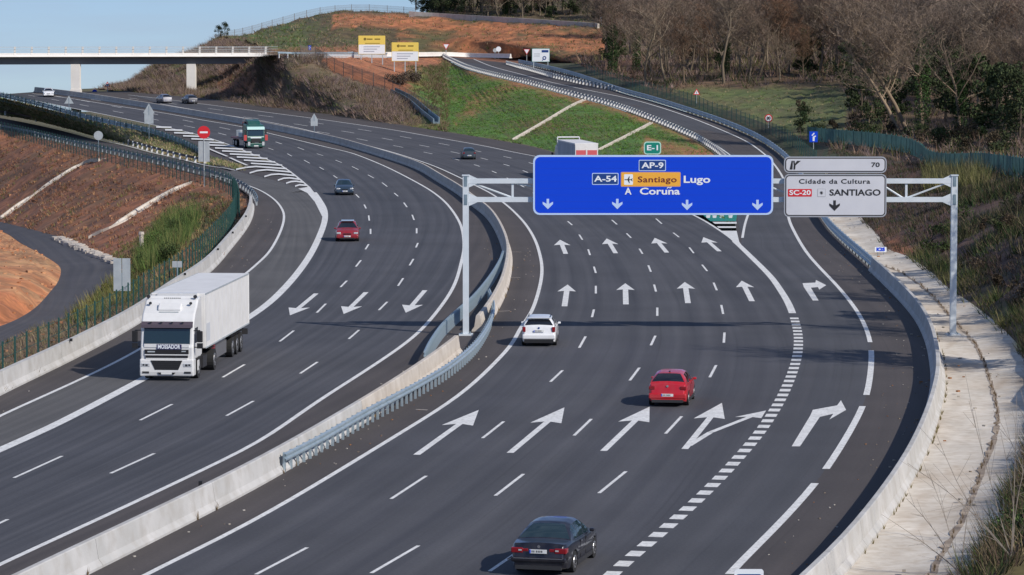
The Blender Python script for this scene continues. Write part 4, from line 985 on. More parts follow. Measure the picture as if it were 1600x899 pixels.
MB().box((BLn/2, 1.35, zd-.93), (BLn+.01, .06, 1.12)).build('fascia', newmat('shaded_beam_concrete', (.20, .20, .20), .9), parent=bt)
k = 0; pm = None; s = .6
while s < BLn:
    for yy in (0.0,):
        if pm is None:
            o = MB().prism([(-.12, -.18, 0), (-.12, .16, 0), (-.12, .10, .45), (-.12, -.22, 1.45), (-.12, -.34, 1.45), (-.12, -.05, .5)], (.34, 0, 0)).build('railing_post', M['whitecon'], parent=bt); pm = o.data
        else:
            o = bpy.data.objects.new('railing_post', pm); COL.objects.link(o); o.parent = bt
        o.location = (s, yy, zd+.12)
    s += 2.95
for z in (.55, 1.0, 1.4): MB().box((BLn/2, -.12-.1*z, zd+.12+z), (BLn, .05, .05)).build('railing_bar', M['signback'], parent=bt)
for z in (.5, 1.0): MB().box((BLn/2, wdk, zd+.4+z), (BLn, .06, .06)).build('railing_bar', M['signback'], parent=bt)
for (px, pw, D) in ((119, 0, 584), (300, 0, 589)):
    v = PD(px, 120, D); rel = Vector((v.x-bl.x, v.y-bl.y, 0)); lx = rel.dot(bdir)
    MB().box((lx, 1.5, (zd-1.5)/2+1), (1.55, 1.35, zd-1.5-2), R(-18)).build('pier', M['whitecon'], parent=bt)
    MB().box((lx, 1.5, g(v.y)+.3), (1.8, 1.6, .9), R(-18)).build('pier_foot', M['whitecon'], parent=bt)
MB().box((BLn+.5, wdk/2, zd-1.3), (2.2, wdk+.6, 2.6)).build('abutment', M['whitecon'], parent=bt)
# road from the bridge to the ramp, its white parapet and a rail
ra = line([(434,87,548),(470,86.5,575),(520,86.3,615),(600,86.5,675),(692,86.5,722),(745,87.5,728),(800,90,715)], PD, 6)
ribbon('bridge_road', ra, offs(ra, -7), M['service'], 4, 2, 2, onroad=False)
pr = [p+V((0,0,.0)) for p in line([(602,88.5,668),(655,88.5,694),(692,88,716),(720,89,722),(745,90,720),(798,91,706)], PD, 6)]
barrier('parapet_wall', pr, 'bright white low wall along the bridge road above the green slope', M['whitecon'])
pr2 = [p for p in line([(434,90,546),(470,91,552),(520,90,585),(560,90,620),(605,90,664)], PD, 6)]
rail('steel_guardrail', resample(pr2, 1.5), 'pale rail with many posts between the bridge end and the billboards', 1, 1.8, rmat='galv', pmat='postwhite', h=.2)
# fence climbing down the cut beside the shrubs
fc = resample(line([(470,92),(492,94),(505,100),(520,112),(560,128),(610,146),(650,170),(686,193)], lambda x, y: GT(x, y), 6), 1.5, smooth=2)
fence('chain_fence', fc, 'brown wire fence running down the cut below the billboards', 2.2, 2.6, mat='fence_brown', wire=.2, ww=.045)
dr = resample(line([(614,147),(640,160),(664,180),(682,194)], lambda x, y: GT(x, y), 6), 1.5)
barrier('drain_wall', [p+V((0,0,.1)) for p in dr], 'dark concrete drain channel at the foot of the shrub slope', M['galv_dull'], prof=[(-.5,-.3),(-.5,.9),(-.35,.9),(-.3,.2),(.3,.2),(.35,.7),(.5,.7),(.5,-.3)])
# ridge fence and concrete ditch on the hill
fh = line([(345,60,738),(380,55,750),(440,38,764),(500,22.5,774),(560,17.5,779),(620,20.5,779),(650,23,775)], PD, 6)
fence('ridge_fence', resample([p+V((0,-1,-.2)) for p in fh], 2.0), 'thin wire fence along the crest of the grassy hill', 1.7, 4.0, mat='fence_brown', wire=.25, ww=.03)
rdt = line([(640,24,774),(700,28,769),(800,34,754),(860,38,744),(935,43,729)], PD, 6)
barrier('ditch_wall', [p+V((0,-1,-.1)) for p in rdt], 'long pale low wall along the hilltop below the trees', M['concrete_tan'], prof=[(-.3,-.6),(-.3,1.0),(.3,1.0),(.3,-.6)])
# drains running down the slopes (pale channels)
def drain(px, label, w=.55, mt='apron'):
    W = resample([GT(x, y) for x, y in cat(px, 8)], 1.0, smooth=2); t = thing('drain_channel', label, 'drain', W[0])
    n = max(1, int(arclen(W)[-1]/2.0)); T = arclen(W)[-1]
    for i in range(n):
        seg = cut(W, T*i/n+.02, T*(i+1)/n-.02)
        sweep(MB(), seg, [(-w, -.4), (-w, .22), (-w*.72, .22), (-w*.4, .04), (w*.4, .04), (w*.72, .22), (w, .22), (w, -.4)]).build('channel_piece', M[mt], parent=t, world=True)
    return t
drain([(160,250),(140,252),(112,266),(60,300),(5,341)], 'pale concrete drain down the brown embankment, left of the two')
drain([(300,286),(285,292),(240,317),(190,348),(140,372)], 'pale concrete drain down the brown embankment, right of the two')
drain([(913,157),(890,168),(850,192),(803,219)], 'thin tan drain down the green slope, left of the two', .26, 'concrete_tan')
drain([(1018,193),(990,208),(935,236)], 'thin tan drain down the green slope, right of the two', .22, 'concrete_tan')
# stone edging between embankment and service road
W = resample([GT(x, y) for x, y in cat([(90,372),(110,381),(135,391),(160,402),(188,412)], 8)], 1.2); t = thing('stone_edging', 'line of rough pale stones between the brown embankment and the service road', 'stones', W[0])
for i in range(len(W)):
    for j in range(3):
        p = W[i]-Vector(t.location)+V((rnd.uniform(-.5, .5), rnd.uniform(-.8, .8), .05)); a = rnd.uniform(.25, .55)
        MB().box(p, (a*1.6, a*1.3, a*.7), rnd.uniform(0, 3)).build('stone', M['concrete_tan'], parent=t)
# marker bollard in the bush
b_ = GT(221, 392); t = thing('marker_post', 'weathered tan concrete post beside the green bush', 'post', b_)
MB().cyl((0, 0, -.3), (0, 0, 1.5), .22, .20, n=8).build('post', M['concrete_tan'], parent=t); MB().cyl((0, 0, 1.5), (0, 0, 1.75), .28, .24, n=8).build('cap', M['concrete_tan'], parent=t)
fv = resample([p+V((0, 0, -.1)) for p in offs([q for q in BR if 380 < q.y < 600], 2.2)], 1.5, smooth=3)
fence('green_fence', [V((p.x, p.y, (GZd(p.x, p.y) or p).z-.05)) for p in fv], 'dark teal mesh fence beside the outer rail of the climbing ramp', 1.7, 3.2, wire=.16, ww=.022)
# gutter crack on the apron
gl = resample([PZ(x, y, .2) for x, y in cat([(1380,412),(1412,424),(1450,452),(1483,488),(1512,520),(1530,545),(1545,585),(1557,630),(1556,672),(1535,730),(1508,800),(1478,850),(1450,905)], 8)], .35)
gl = [V((p.x+.10*ns(p, .8), p.y, (GZd(p.x, p.y) or p).z+.012)) for p in gl]
ow = MB(); wl = [(.05+.13*abs(ns(p, .9, 4))+.05*rnd.random())*(1.5 if p.y < 135 else 1) for p in gl]
ol, orr = [offs(gl, -1)[i] for i in range(len(gl))], [offs(gl, 1)[i] for i in range(len(gl))]
for i in range(len(gl)-1):
    A_, B_ = gl[i].lerp(ol[i], wl[i]), gl[i].lerp(orr[i], wl[i]*.8); C_, D_ = gl[i+1].lerp(orr[i+1], wl[i+1]*.8), gl[i+1].lerp(ol[i+1], wl[i+1])
    ow.quad(A_, B_, C_, D_)
o = ow.build('gutter', noisemat('gutter_dirt', (.17, .135, .11), (.42, .34, .26), 1.1, .95), kind='structure')
if sum(p.normal.z for p in o.data.polygons) < 0: o.data.flip_normals()
# slatted green fence at the foot of the wood
ff = resample([GT(x, y) for x, y in cat([(1262,219),(1300,224),(1350,229),(1400,236),(1432,246),(1452,262),(1485,268),(1530,268),(1600,280),(1680,300)], 6)], 1.5, smooth=4)
fence('slatted_fence', ff, 'blue green slatted fence below the big leaning trees', 1.75, 2.8, mat='fence2', slats=True)
# ================================================================= vehicles
def place_rot(t, px, local, ang):
    p = PG(*px); lx, ly = local; t.rotation_euler = (0, 0, ang); t.location = (p.x-(lx*math.cos(ang)-ly*math.sin(ang)), p.y-(lx*math.sin(ang)+ly*math.cos(ang)), p.z)
def paint(name, c, rough=.28, metal=.25, coat=.7):
    m = newmat(name, c, rough, metal); b = m.node_tree.nodes['Principled BSDF']
    b.inputs['Coat Weight'].default_value = coat; b.inputs['Coat Roughness'].default_value = .08
    t, b = nodes(m); L = t.links.new                       # a film of road dust low down
    tc = N(t, 'ShaderNodeTexCoord'); n = N(t, 'ShaderNodeTexNoise'); n.inputs['Scale'].default_value = 3; n.inputs['Detail'].default_value = 6
    L(tc.outputs['Object'], n.inputs[0]); mr = N(t, 'ShaderNodeMapRange'); mr.inputs[1].default_value = .4; mr.inputs[2].default_value = .8; mr.inputs[4].default_value = .14; L(n.outputs[0], mr.inputs[0])
    mx = N(t, 'ShaderNodeMix', data_type='RGBA'); mx.inputs[6].default_value = (*c, 1); mx.inputs[7].default_value = (.25, .23, .20, 1); L(mr.outputs[0], mx.inputs[0]); L(mx.outputs[2], b.inputs['Base Color'])
    return m
GLASS = newmat('tinted_glass', (.012, .028, .036), .06, 0, 1.0)
GLASS2 = newmat('dark_glass', (.010, .012, .018), .08, 0, .8)
TYRE = newmat('tyre_rubber', (.018, .018, .018), .85)
RIM = newmat('alloy_rim', (.45, .45, .46), .35, .8)
LAMP_R = newmat('red_lamp', (.22, .006, .010), .2, 0, .8)
LAMP_W = newmat('clear_lamp', (.62, .64, .66), .15, .3, .8)
PLATE = newmat('number_plate', (.72, .73, .72), .5)
CHROME = newmat('chrome', (.6, .6, .62), .2, .9)
def wheel(parent, x, y, r, w, face=1):
    o = MB().cyl((x, y-w/2, r), (x, y+w/2, r), r, n=20).build('wheel', TYRE, parent=parent, smooth=False)
    s = 1 if y > 0 else -1
    mb = MB().cyl((x, y+s*w*.42, r), (x, y+s*(w/2+.012), r), r*.66, r*.60, n=16); mb.build('rim', RIM, parent=o)
    MB().cyl((x, y+s*(w/2+.01), r), (x, y+s*(w/2+.03), r), r*.16, n=8).build('hub', TYRE, parent=o)
    for k in range(5):
        a = 2*math.pi*k/5; MB().box((x+math.cos(a)*r*.38, y+s*(w/2+.014), r+math.sin(a)*r*.38), (.06, .01, .06)).build('rim_gap', TYRE, parent=o)
    return o
CARS = {
 'sedan': dict(L=4.80, W=1.80, wb=2.83, xf=1.50, r=.32,
    deck=[(-2.40,.52),(-2.36,.60),(-2.33,.86),(-2.24,.955),(-1.6,.985),(-.8,.95),(.9,.93),(1.05,.945),(1.9,.83),(2.25,.72),(2.36,.60),(2.40,.46)],
    roof=[(-1.62,.985),(-1.30,1.18),(-.98,1.345),(-.75,1.405),(-.2,1.435),(.2,1.42),(.42,1.37),(1.08,.945)], rg=(-1.56,-.90), wg=(.42,1.04), side=[(-1.12,-.62),(-.56,.14),(.20,.78)]),
 'hatch': dict(L=4.36, W=1.82, wb=2.65, xf=1.38, r=.33,
    deck=[(-2.18,.40),(-2.17,.62),(-2.10,.70),(-2.05,.92),(-1.98,1.02),(-.8,.98),(1.0,.95),(1.15,.97),(1.8,.84),(2.06,.68),(2.15,.56),(2.18,.42)],
    roof=[(-2.02,1.02),(-1.88,1.20),(-1.70,1.395),(-1.60,1.43),(-1.0,1.475),(-.2,1.49),(.25,1.44),(1.20,.97)], rg=(-1.975,-1.74), wg=(.34,1.14), side=[(-1.45,-.78),(-.72,.02),(.08,.80)]),
 'hatch2': dict(L=4.18, W=1.74, wb=2.51, xf=1.30, r=.31,
    deck=[(-2.09,.42),(-2.08,.60),(-2.02,.74),(-1.96,.94),(-1.80,1.00),(-.8,.96),(1.0,.93),(1.08,.945),(1.7,.82),(1.98,.66),(2.07,.54),(2.09,.42)],
    roof=[(-1.84,1.00),(-1.55,1.20),(-1.25,1.36),(-1.10,1.39),(-.5,1.435),(.1,1.42),(.3,1.37),(1.10,.945)], rg=(-1.76,-1.24), wg=(.32,1.04), side=[(-1.15,-.68),(-.62,.02),(.08,.78)]),
}
def lerpt(T, x): return float(np.interp(x, [a for a, b in T], [b for a, b in T]))
def make_car(name, label, style, pm, glass=GLASS, cat_='car', group=None, lights=True):
    c = CARS[style]; Lh, W = c['L']/2, c['W']; t = thing(name, label, cat_, (0, 0, 0), group=group)
    brk = [-Lh, Lh]+[a for a, b in c['deck']]+[a for a, b in c['roof']]+list(c['rg'])+list(c['wg'])+[q for s in c['side'] for q in s]
    xs = sorted(set([round(v, 3) for v in list(np.arange(-Lh, Lh, .11))+brk])); xs = [x for i, x in enumerate(xs) if i == 0 or x-xs[i-1] > .012]
    xw = (c['xf'], c['xf']-c['wb']); ar = c['r']+.055
    def ring(x):
        f = abs(x)/Lh; w = W/2*(1-.10*f**4-.10*max(0, f-.90)/.10*.9); d = lerpt(c['deck'], x); rf = max(d, lerpt(c['roof'], x)) if c['roof'][0][0] <= x <= c['roof'][-1][0] else d
        zb = .17+.10*max(0, f-.82)/.18
        az = 0
        for q in xw:
            if abs(x-q) < ar: az = max(az, c['r']+math.sqrt(ar*ar-(x-q)**2)*.98)
        gh = min(1, (rf-d)/.42)
        tw = w*.93-(w*.93-W/2*.70)*gh
        P = [(0, max(zb, 0)), (w*.80, zb), (w*.95, max(zb+.03, az)), (w*.985, max(.34, az)), (w, max(min(.55, d-.09), min(az, d-.06))), (w*.992, max(d*.80, d-.17)), (w*.965, d-.045), (w*.92, d),
             ((w*.92+tw)/2+.02*gh, d+(rf-d)*.5), (tw, d+(rf-d)*.86+.0), (tw-.13*gh-.02, rf+.004), (tw*.5, rf+.018+.012*(1-gh)), (0, rf+.024+.018*(1-gh))]
        return P
    rings = [ring(x) for x in xs]; n = len(rings[0])
    def full(i): 
        P = rings[i]; return [(xs[i], -y, z) for y, z in P]+[(xs[i], y, z) for y, z in reversed(P[1:-1])]
    body = MB(); verts = [full(i) for i in range(len(xs))]; m = len(verts[0]); body.v = [p for r in verts for p in r]
    gl = {'rear_window': [], 'windscreen': [], 'side_window': []}
    def idx(k): return k if k < n else 2*(n-1)-k       # fold to half ring index
    for i in range(len(xs)-1):
        xm = (xs[i]+xs[i+1])/2
        for k in range(m):
            k2 = (k+1) % m; a, b = idx(k), idx(k2) if k2 else 0
            lo = min(a, b) ; q = (i*m+k, i*m+k2, (i+1)*m+k2, (i+1)*m+k)
            if k == m-1: lo = 0
            kind = None
            if lo >= 10 and c['rg'][0] < xm < c['rg'][1]: kind = 'rear_window'
            elif lo >= 10 and c['wg'][0] < xm < c['wg'][1]: kind = 'windscreen'
            elif lo in (7, 8) and any(s0 < xm < s1 for s0, s1 in c['side']): kind = 'side_window'
            if kind: gl[kind].append((q, -1 if k < n-1 else 1))
            else: body.f.append(q)
    body.f.append(tuple(range(m))); body.f.append(tuple(reversed(range((len(xs)-1)*m, len(xs)*m))))
    bo = body.build('body', pm, parent=t, smooth=True)
    bo.data.shade_smooth()
    try: bo.data.set_sharp_from_angle(angle=R(38))
    except Exception: pass
    for k, fs in gl.items():
        for sd in ((-1, 1) if k == 'side_window' else (0,)):
            ff = [q for q, s in fs if sd == 0 or s == sd]
            if not ff: continue
            ids = sorted({v for q in ff for v in q}); mp = {v: i for i, v in enumerate(ids)}
            g_ = MB(); g_.v = [body.v[v] for v in ids]; g_.f = [tuple(mp[v] for v in q) for q in ff]
            g_.build(k, glass, parent=t, smooth=True)
    # seats and parcel shelf seen through or behind the glass are dark; shut lines, sills
    for x in xw:
        for s in (-1, 1): wheel(t, x, s*(W/2-.115), c['r'], .20)
    hw = W/2
    for s in (-1, 1):
        mo = MB().box((c['wg'][1]-.22, s*(hw+.05), .97), (.10, .15, .11)).build('mirror', pm, parent=t); bv(mo, .035, 3)
        MB().box((0, s*(hw-.045), .25), (c['wb']-.75, .12, .13)).build('sill', M['dark'], parent=t)
        for dx in (c['side'][1][0]-.02, c['side'][-1][0]-.02):   # door shut lines
            MB().box((dx, s*(hw-.006), .62), (.012, .014, .55)).build('door_gap', M['black'], parent=t)
        for dx in (c['side'][1][0]+.12, c['side'][-1][0]+.12): MB().box((dx, s*(hw-.0), .83), (.18, .02, .03)).build('door_handle', pm, parent=t)
    return t, c
def bv(o, w=.03, seg=2):
    md = o.modifiers.new('bevel', 'BEVEL'); md.width = w; md.segments = seg; md.limit_method = 'ANGLE'; md.angle_limit = R(30); return o
def plate(t, x, z, w=.52, d=.012, dark=True):
    s = 1 if x > 0 else -1
    o = MB().box((x, 0, z), (d*2, w, .115)).build('number_plate', PLATE, parent=t)
    MB().box((x+s*.014, -s*w*.46, z), (.004, .035, .10)).build('blue_band', M['blue'], parent=o)
    for k in range(7):
        if k != 0: MB().box((x+s*.014, (-.17+.055*k+(.02 if k > 4 else 0))*(-s)*1.0, z), (.004, .030, .062)).build('character', M['dark'], parent=o)
    return o
def tail(t, x, y, z, sz, mat=LAMP_R, nm='tail_light'):
    o = MB().box((x, y, z), sz).build(nm, mat, parent=t); bv(o, .025); return o
def place(t, wheel_px, local, head_from, head_to):
    """stand the vehicle so that its wheel at local (x, y) touches the road seen at wheel_px"""
    a, b = PG(*head_from), PG(*head_to); ang = math.atan2(b.y-a.y, b.x-a.x); p = PG(*wheel_px)
    lx, ly = local; t.rotation_euler = (0, 0, ang)
    X = p.x-(lx*math.cos(ang)-ly*math.sin(ang)); Y = p.y-(lx*math.sin(ang)+ly*math.cos(ang))
    t.location = (X, Y, g(Y)+lift(1, Y)); sl = math.atan2(g(Y+2)-g(Y-2), 4)
    t.rotation_euler = (0, -sl*math.sin(ang), ang); return t
P_BLACK = paint('black_blue_paint', (.010, .010, .018)); P_RED = paint('bright_red_paint', (.52, .008, .018), .3, .1); P_WHITE = paint('white_paint', (.78, .79, .80), .35, 0); P_CRIM = paint('dark_red_paint', (.30, .012, .022), .3, .15)
P_BLUE = paint('dark_blue_paint', (.03, .06, .10), .3, .4); P_GREY = paint('grey_green_paint', (.05, .065, .075), .3, .4); P_SILV = paint('silver_paint', (.52, .53, .55), .35, .4); P_DARK = paint('dark_grey_paint', (.05, .05, .06))

# dark saloon in the foreground
t, c = make_car('saloon_car', 'dark blue black saloon with large red tail lights, nearest to the camera at the bottom', 'sedan', P_BLACK)
for s in (-1, 1):
    tail(t, -2.285, s*.66, .765, (.16, .36, .165)); tail(t, -2.29, s*.415, .775, (.13, .20, .10)); tail(t, -2.19, s*.80, .77, (.22, .10, .15))
    MB().box((-2.365, s*.56, .775), (.02, .10, .045)).build('reversing_light', LAMP_W, parent=t)
    MB().box((-2.2, s*.915, .50), (.55, .02, .03)).build('trim_strip', M['dark'], parent=t)
    MB().box((0, s*.905, .52), (2.1, .02, .07)).build('trim_strip', M['dark'], parent=t); tail(t, 2.22, s*.60, .62, (.20, .34, .17), LAMP_W, 'headlight')
plate(t, -2.41, .75); bv(MB().box((-2.37, 0, .50), (.16, 1.66, .14)).build('bumper', P_BLACK, parent=t), .04)
MB().box((-2.455, 0, .545), (.012, 1.5, .02)).build('chrome_strip', CHROME, parent=t); MB().box((-2.36, 0, .27), (.12, 1.4, .12)).build('lower_bumper', M['dark'], parent=t)
flat('badge', [], 0, CHROME, t) if False else MB().cyl((-2.33, 0, .885), (-2.345, 0, .885), .045, n=12).build('badge', CHROME, parent=t)
MB().box((-1.40, .0, 1.02), (.30, 1.15, .05)).build('parcel_shelf', M['dark'], parent=t)
place(t, (893, 894), (1.50-2.83, -.78), (893, 894), (924, 871))
# red hatchback
t, c = make_car('hatchback_car', 'bright red hatchback in the lane left of the split arrow', 'hatch2', P_RED, GLASS2)
for s in (-1, 1):
    tail(t, -1.985, s*.68, .82, (.12, .26, .15)); tail(t, 2.0, s*.60, .66, (.18, .34, .16), LAMP_W, 'headlight')
plate(t, -2.105, .52); bv(MB().box((-2.04, 0, .47), (.14, 1.62, .24)).build('bumper', P_RED, parent=t), .05); MB().box((-2.06, 0, .26), (.10, 1.35, .12)).build('lower_bumper', M['dark'], parent=t)
MB().cyl((-2.00, 0, .90), (-2.03, 0, .90), .05, n=10).build('badge', CHROME, parent=t); MB().box((-1.02, 0, 1.44), (.12, .06, .06)).build('aerial_base', M['dark'], parent=t)
place(t, (1073, 633.5), (1.30-2.51, -.76), (1073, 633.5), (1081, 624))
# white hatchback
t, c = make_car('hatchback_car', 'white hatchback riding on the left edge line near the gantry shadow', 'hatch', P_WHITE, GLASS2)
for s in (-1, 1):
    tail(t, -2.03, s*.76, .88, (.20, .16, .26)); tail(t, 2.02, s*.66, .70, (.22, .30, .16), LAMP_W, 'headlight')
plate(t, -2.14, .80).scale = (1, 1, 1); bv(MB().box((-2.12, 0, .50), (.16, 1.70, .26)).build('bumper', P_WHITE, parent=t), .06); MB().box((-2.14, 0, .29), (.14, 1.5, .20)).build('lower_bumper', M['black'], parent=t)
bv(MB().box((-1.76, 0, 1.445), (.24, 1.18, .035)).build('spoiler', P_WHITE, parent=t), .01)
MB().cyl((-2.06, 0, .95), (-2.09, 0, .95), .05, n=10).build('badge', M['navy'], parent=t)
for s in (-1, 1): MB().box((-.6, s*.58, 1.49), (1.6, .03, .04)).build('roof_rail', M['dark'], parent=t)
place(t, (867, 539.5), (1.38-2.65, -.80), (865, 545), (872, 524))
# red car coming towards us
t, c = make_car('compact_car', 'dark red compact car with silver roof coming towards the camera', 'hatch', P_CRIM, GLASS2)
def front(t, c, pm, L_, grille=True):
    for s in (-1, 1): tail(t, L_-.10, s*.66, .66, (.16, .32, .14), LAMP_W, 'headlight')
    plate(t, L_+.02, .42); bv(MB().box((L_-.06, 0, .40), (.14, 1.66, .24)).build('bumper', pm, parent=t), .05)
    MB().box((L_+.0, 0, .26), (.06, 1.1, .10)).build('lower_grille', M['black'], parent=t)
    if grille: MB().box((L_-.02, 0, .60), (.06, .62, .08)).build('grille', M['black'], parent=t)
front(t, c, P_CRIM, 2.18); bv(MB().box((-.45, 0, 1.505), (1.7, 1.0, .02)).build('roof_panel', P_SILV, parent=t), .008)
for s in (-1, 1): tail(t, -2.06, s*.70, .85, (.12, .2, .2))
place(t, (559, 377), (1.38, .80), (577, 345), (573, 385))
# dark blue car
t, c = make_car('estate_car', 'dark blue car ahead of the dark red one in the oncoming lanes', 'hatch', P_BLUE)
front(t, c, P_BLUE, 2.18)
for s in (-1, 1): tail(t, -2.06, s*.70, .85, (.12, .2, .2))
place(t, (551, 305), (1.38, .80), (521, 268), (553, 307))
# dark car going away
t, c = make_car('hatchback_car', 'dark grey green hatchback with silver tailgate light driving away beyond the left gantry post', 'hatch2', P_GREY)
for s in (-1, 1): tail(t, -1.985, s*.68, .82, (.12, .26, .15), LAMP_R)
plate(t, -2.105, .52); place(t, (742, 249.5), (1.30-2.51, -.76), (762, 268), (722, 243))
# three far cars
t, c = make_car('compact_car', 'small silver white car coming towards the camera at the far left', 'hatch', P_WHITE, GLASS2)
front(t, c, P_WHITE, 2.18); place(t, (84, 152), (1.38, .80), (66, 143), (84, 153)); t.rotation_euler[2] = R(-82)
t, c = make_car('compact_car', 'tiny silver and dark car under the bridge, left of the pair driving away', 'hatch2', paint('mid_grey_paint', (.22, .22, .24)), GLASS2)
plate(t, -2.105, .52); place(t, (267, 161.5), (1.30-2.51, -.76), (267, 162), (235, 157)); t.rotation_euler[2] = R(112)
t, c = make_car('compact_car', 'tiny dark car beside the bridge pier, right of the pair driving away', 'hatch2', P_DARK, GLASS2)
plate(t, -2.105, .52); place(t, (307, 162.5), (1.30-2.51, -.76), (307, 163), (275, 158)); t.rotation_euler[2] = R(112)

# ---- articulated lorry
P_TRK = paint('lorry_white', (.72, .72, .71), .4, 0, .4); P_BOXW = noisemat('trailer_panel', (.70, .69, .67), (.76, .75, .73), .8, .5, c3=(.58, .56, .53), scale2=2, mix3=.25)
t = thing('articulated_lorry', 'white articulated lorry with a tall refrigerated trailer in the nearest oncoming lane', 'lorry')
cab = MB().prism([(-2.25, -1.24, .95), (-.02, -1.24, .95), (0, -1.24, 1.55), (-.06, -1.24, 1.70), (-.24, -1.24, 2.62), (-.34, -1.24, 2.78), (-.62, -1.24, 3.10), (-1.25, -1.24, 3.46), (-1.5, -1.24, 3.70), (-2.25, -1.24, 3.76)], (0, 2.48, 0)).build('cab', P_TRK, parent=t); bv(cab, .09, 3)
ws = MB().prism([(-.045, -1.08, 1.70), (-.045, 1.08, 1.70), (-.215, 1.08, 2.46), (-.215, -1.08, 2.46)], (-.05, 0, 0)).build('windscreen', GLASS, parent=t); bv(ws, .02); ws.location = (.035, 0, 0)
vz = MB().prism([(-.17, -1.2, 2.50), (-.02, -1.2, 2.46), (-.04, -1.2, 2.60), (-.24, -1.2, 2.74)], (0, 2.4, 0)).build('sun_visor', newmat('smoked_visor', (.09, .07, .085), .3), parent=t)
for k in range(4): MB().box((-.06, -.75+.5*k, 2.72), (.1, .1, .06)).build('marker_lamp', M['dark'], parent=vz)
MB().box((.0, 0, 1.64), (.05, 2.1, .16)).build('scuttle_panel', P_TRK, parent=t)
MB().box((.02, 0.12, 1.585), (.035, 1.16, .235)).build('name_board', newmat('name_board_blue', (.035, .03, .10), .4), parent=t)
def lettering_x(txt, y, z, h, mat, parent, x, width, bold=.02):
    me = text_mesh(txt, h*1.38, bold*h*2); xs_ = [v.co.x for v in me.vertices]; sx = width/(max(xs_)-min(xs_)); mx = (max(xs_)+min(xs_))/2
    for v in me.vertices: v.co = Vector((0, (v.co.x-mx)*sx, v.co.y))
    me.materials.clear(); me.materials.append(mat)
    o = bpy.data.objects.new('lettering', me); COL.objects.link(o); o.parent = parent; o.location = (x, y, z); return o
lettering_x('MOSSADOR', .12, 1.585, .19, M['white'], t, .042, 1.05)
gr = MB().box((.02, 0, 1.35), (.05, 2.05, .21)).build('upper_grille', M['black'], parent=t); MB().box((.045, -.72, 1.36), (.006, .35, .06)).build('lettering_badge', M['signback'], parent=gr); MB().box((.045, .80, 1.38), (.006, .2, .05)).build('lettering_badge', M['signback'], parent=gr)
MB().box((.015, 0, 1.22), (.05, 2.05, .055)).build('grille_bar', P_TRK, parent=t); MB().box((.025, 0, 1.13), (.05, 1.98, .10)).build('grille_slot', M['black'], parent=t); MB().box((.02, 0, 1.04), (.07, 1.95, .05)).build('grille_bar', P_TRK, parent=t)
bp = MB().prism([(-.6, -1.26, .22), (.06, -1.26, .22), (.10, -1.26, .42), (.08, -1.26, 1.0), (-.05, -1.26, 1.03), (-.6, -1.26, 1.0)], (0, 2.52, 0)).build('bumper', P_TRK, parent=t); bv(bp, .06, 3)
MB().prism([(.085, -.74, .96), (.085, .74, .96), (.085, .55, .52), (.085, -.55, .52)], (.02, 0, 0)).build('lower_grille', M['black'], parent=t)
for k in range(4): MB().box((.108, 0, .60+.09*k), (.01, 1.1+.09*k, .012)).build('grille_slat', M['dark'], parent=t)
MB().prism([(.10, -.42, .40), (.10, .42, .40), (.10, .34, .31), (.10, -.34, .31)], (.02, 0, 0)).build('towing_slot', M['black'], parent=t); MB().box((.125, 0, .36), (.01, .5, .09)).build('number_plate', PLATE, parent=t)
for s in (-1, 1):
    hl = MB().box((.09, s*.98, .74), (.04, .40, .16)).build('headlight', LAMP_W, parent=t); bv(hl, .015)
    MB().box((.112, s*.93, .74), (.01, .11, .09)).build('lamp_lens', M['dark'], parent=hl); MB().box((.112, s*1.07, .75), (.01, .09, .08)).build('lamp_lens', M['dark'], parent=hl)
    MB().box((.09, s*.98, .40), (.03, .32, .09)).build('fog_light', M['dark'], parent=t)
    m_ = MB().box((-.20, s*1.52, 2.05), (.12, .26, .52)).build('mirror', M['black'], parent=t); bv(m_, .03); MB().box((-.20, s*1.52, 1.62), (.12, .26, .24)).build('mirror', M['black'], parent=t)
    MB().box((-.25, s*1.38, 2.33), (.05, .30, .04)).build('mirror_arm', M['black'], parent=t); MB().box((-.25, s*1.38, 1.55), (.05, .30, .04)).build('mirror_arm', M['black'], parent=t)
    sw = MB().prism([(-.42, s*1.245, 1.72), (-1.25, s*1.245, 1.72), (-1.25, s*1.245, 2.42), (-.50, s*1.245, 2.42)], (0, s*.01, 0)).build('side_window', GLASS2, parent=t)
    MB().box((-.85, s*1.15, 2.95), (.05, .05, .30)).build('air_horn', M['dark'], parent=t); MB().cyl((-1.15, s*.95, 3.52), (-1.05, s*.95, 3.52), .07, n=8).build('roof_lamp', M['dark'], parent=t); MB().cyl((-1.52, s*1.1, 3.80), (-1.42, s*1.1, 3.80), .09, n=8).build('roof_lamp', M['dark'], parent=t)
    bv(MB().box((-1.3, s*1.17, .62), (.95 if False else .5, .2, .5)).build('step', P_TRK, parent=t), .04)
    MB().box((-2.2, s*1.20, 2.4), (.45, .06, 2.7)).build('side_fairing', P_TRK, parent=t)
tk = MB().prism([(-.78, -.55, 3.14), (-.78, .55, 3.14), (-1.15, .55, 3.42), (-1.15, -.55, 3.42)], (.05, 0, .13)).build('roof_hatch', P_TRK, parent=t); bv(tk, .06, 3)
MB().box((-.66, 0, 3.13), (.04, .9, .07)).build('hatch_shadow_gap', M['signback'], parent=t)
sp_ = MB().prism([(-1.28, -1.15, 3.42), (-1.30, 1.15, 3.42), (-1.75, 1.12, 3.82), (-1.75, -1.12, 3.82)], (-.10, 0, 0)).build('roof_deflector', P_TRK, parent=t); bv(sp_, .04)
for k in range(9): MB().box((-1.60+.0, -.36+.09*k, 3.71), (.05, .06, .045)).build('deflector_letter', M['dark'], parent=t)
tb = MB().box((-9.9, 0, 2.52), (13.4, 2.58, 2.60)).build('trailer_box', P_BOXW, parent=t); bv(tb, .04)
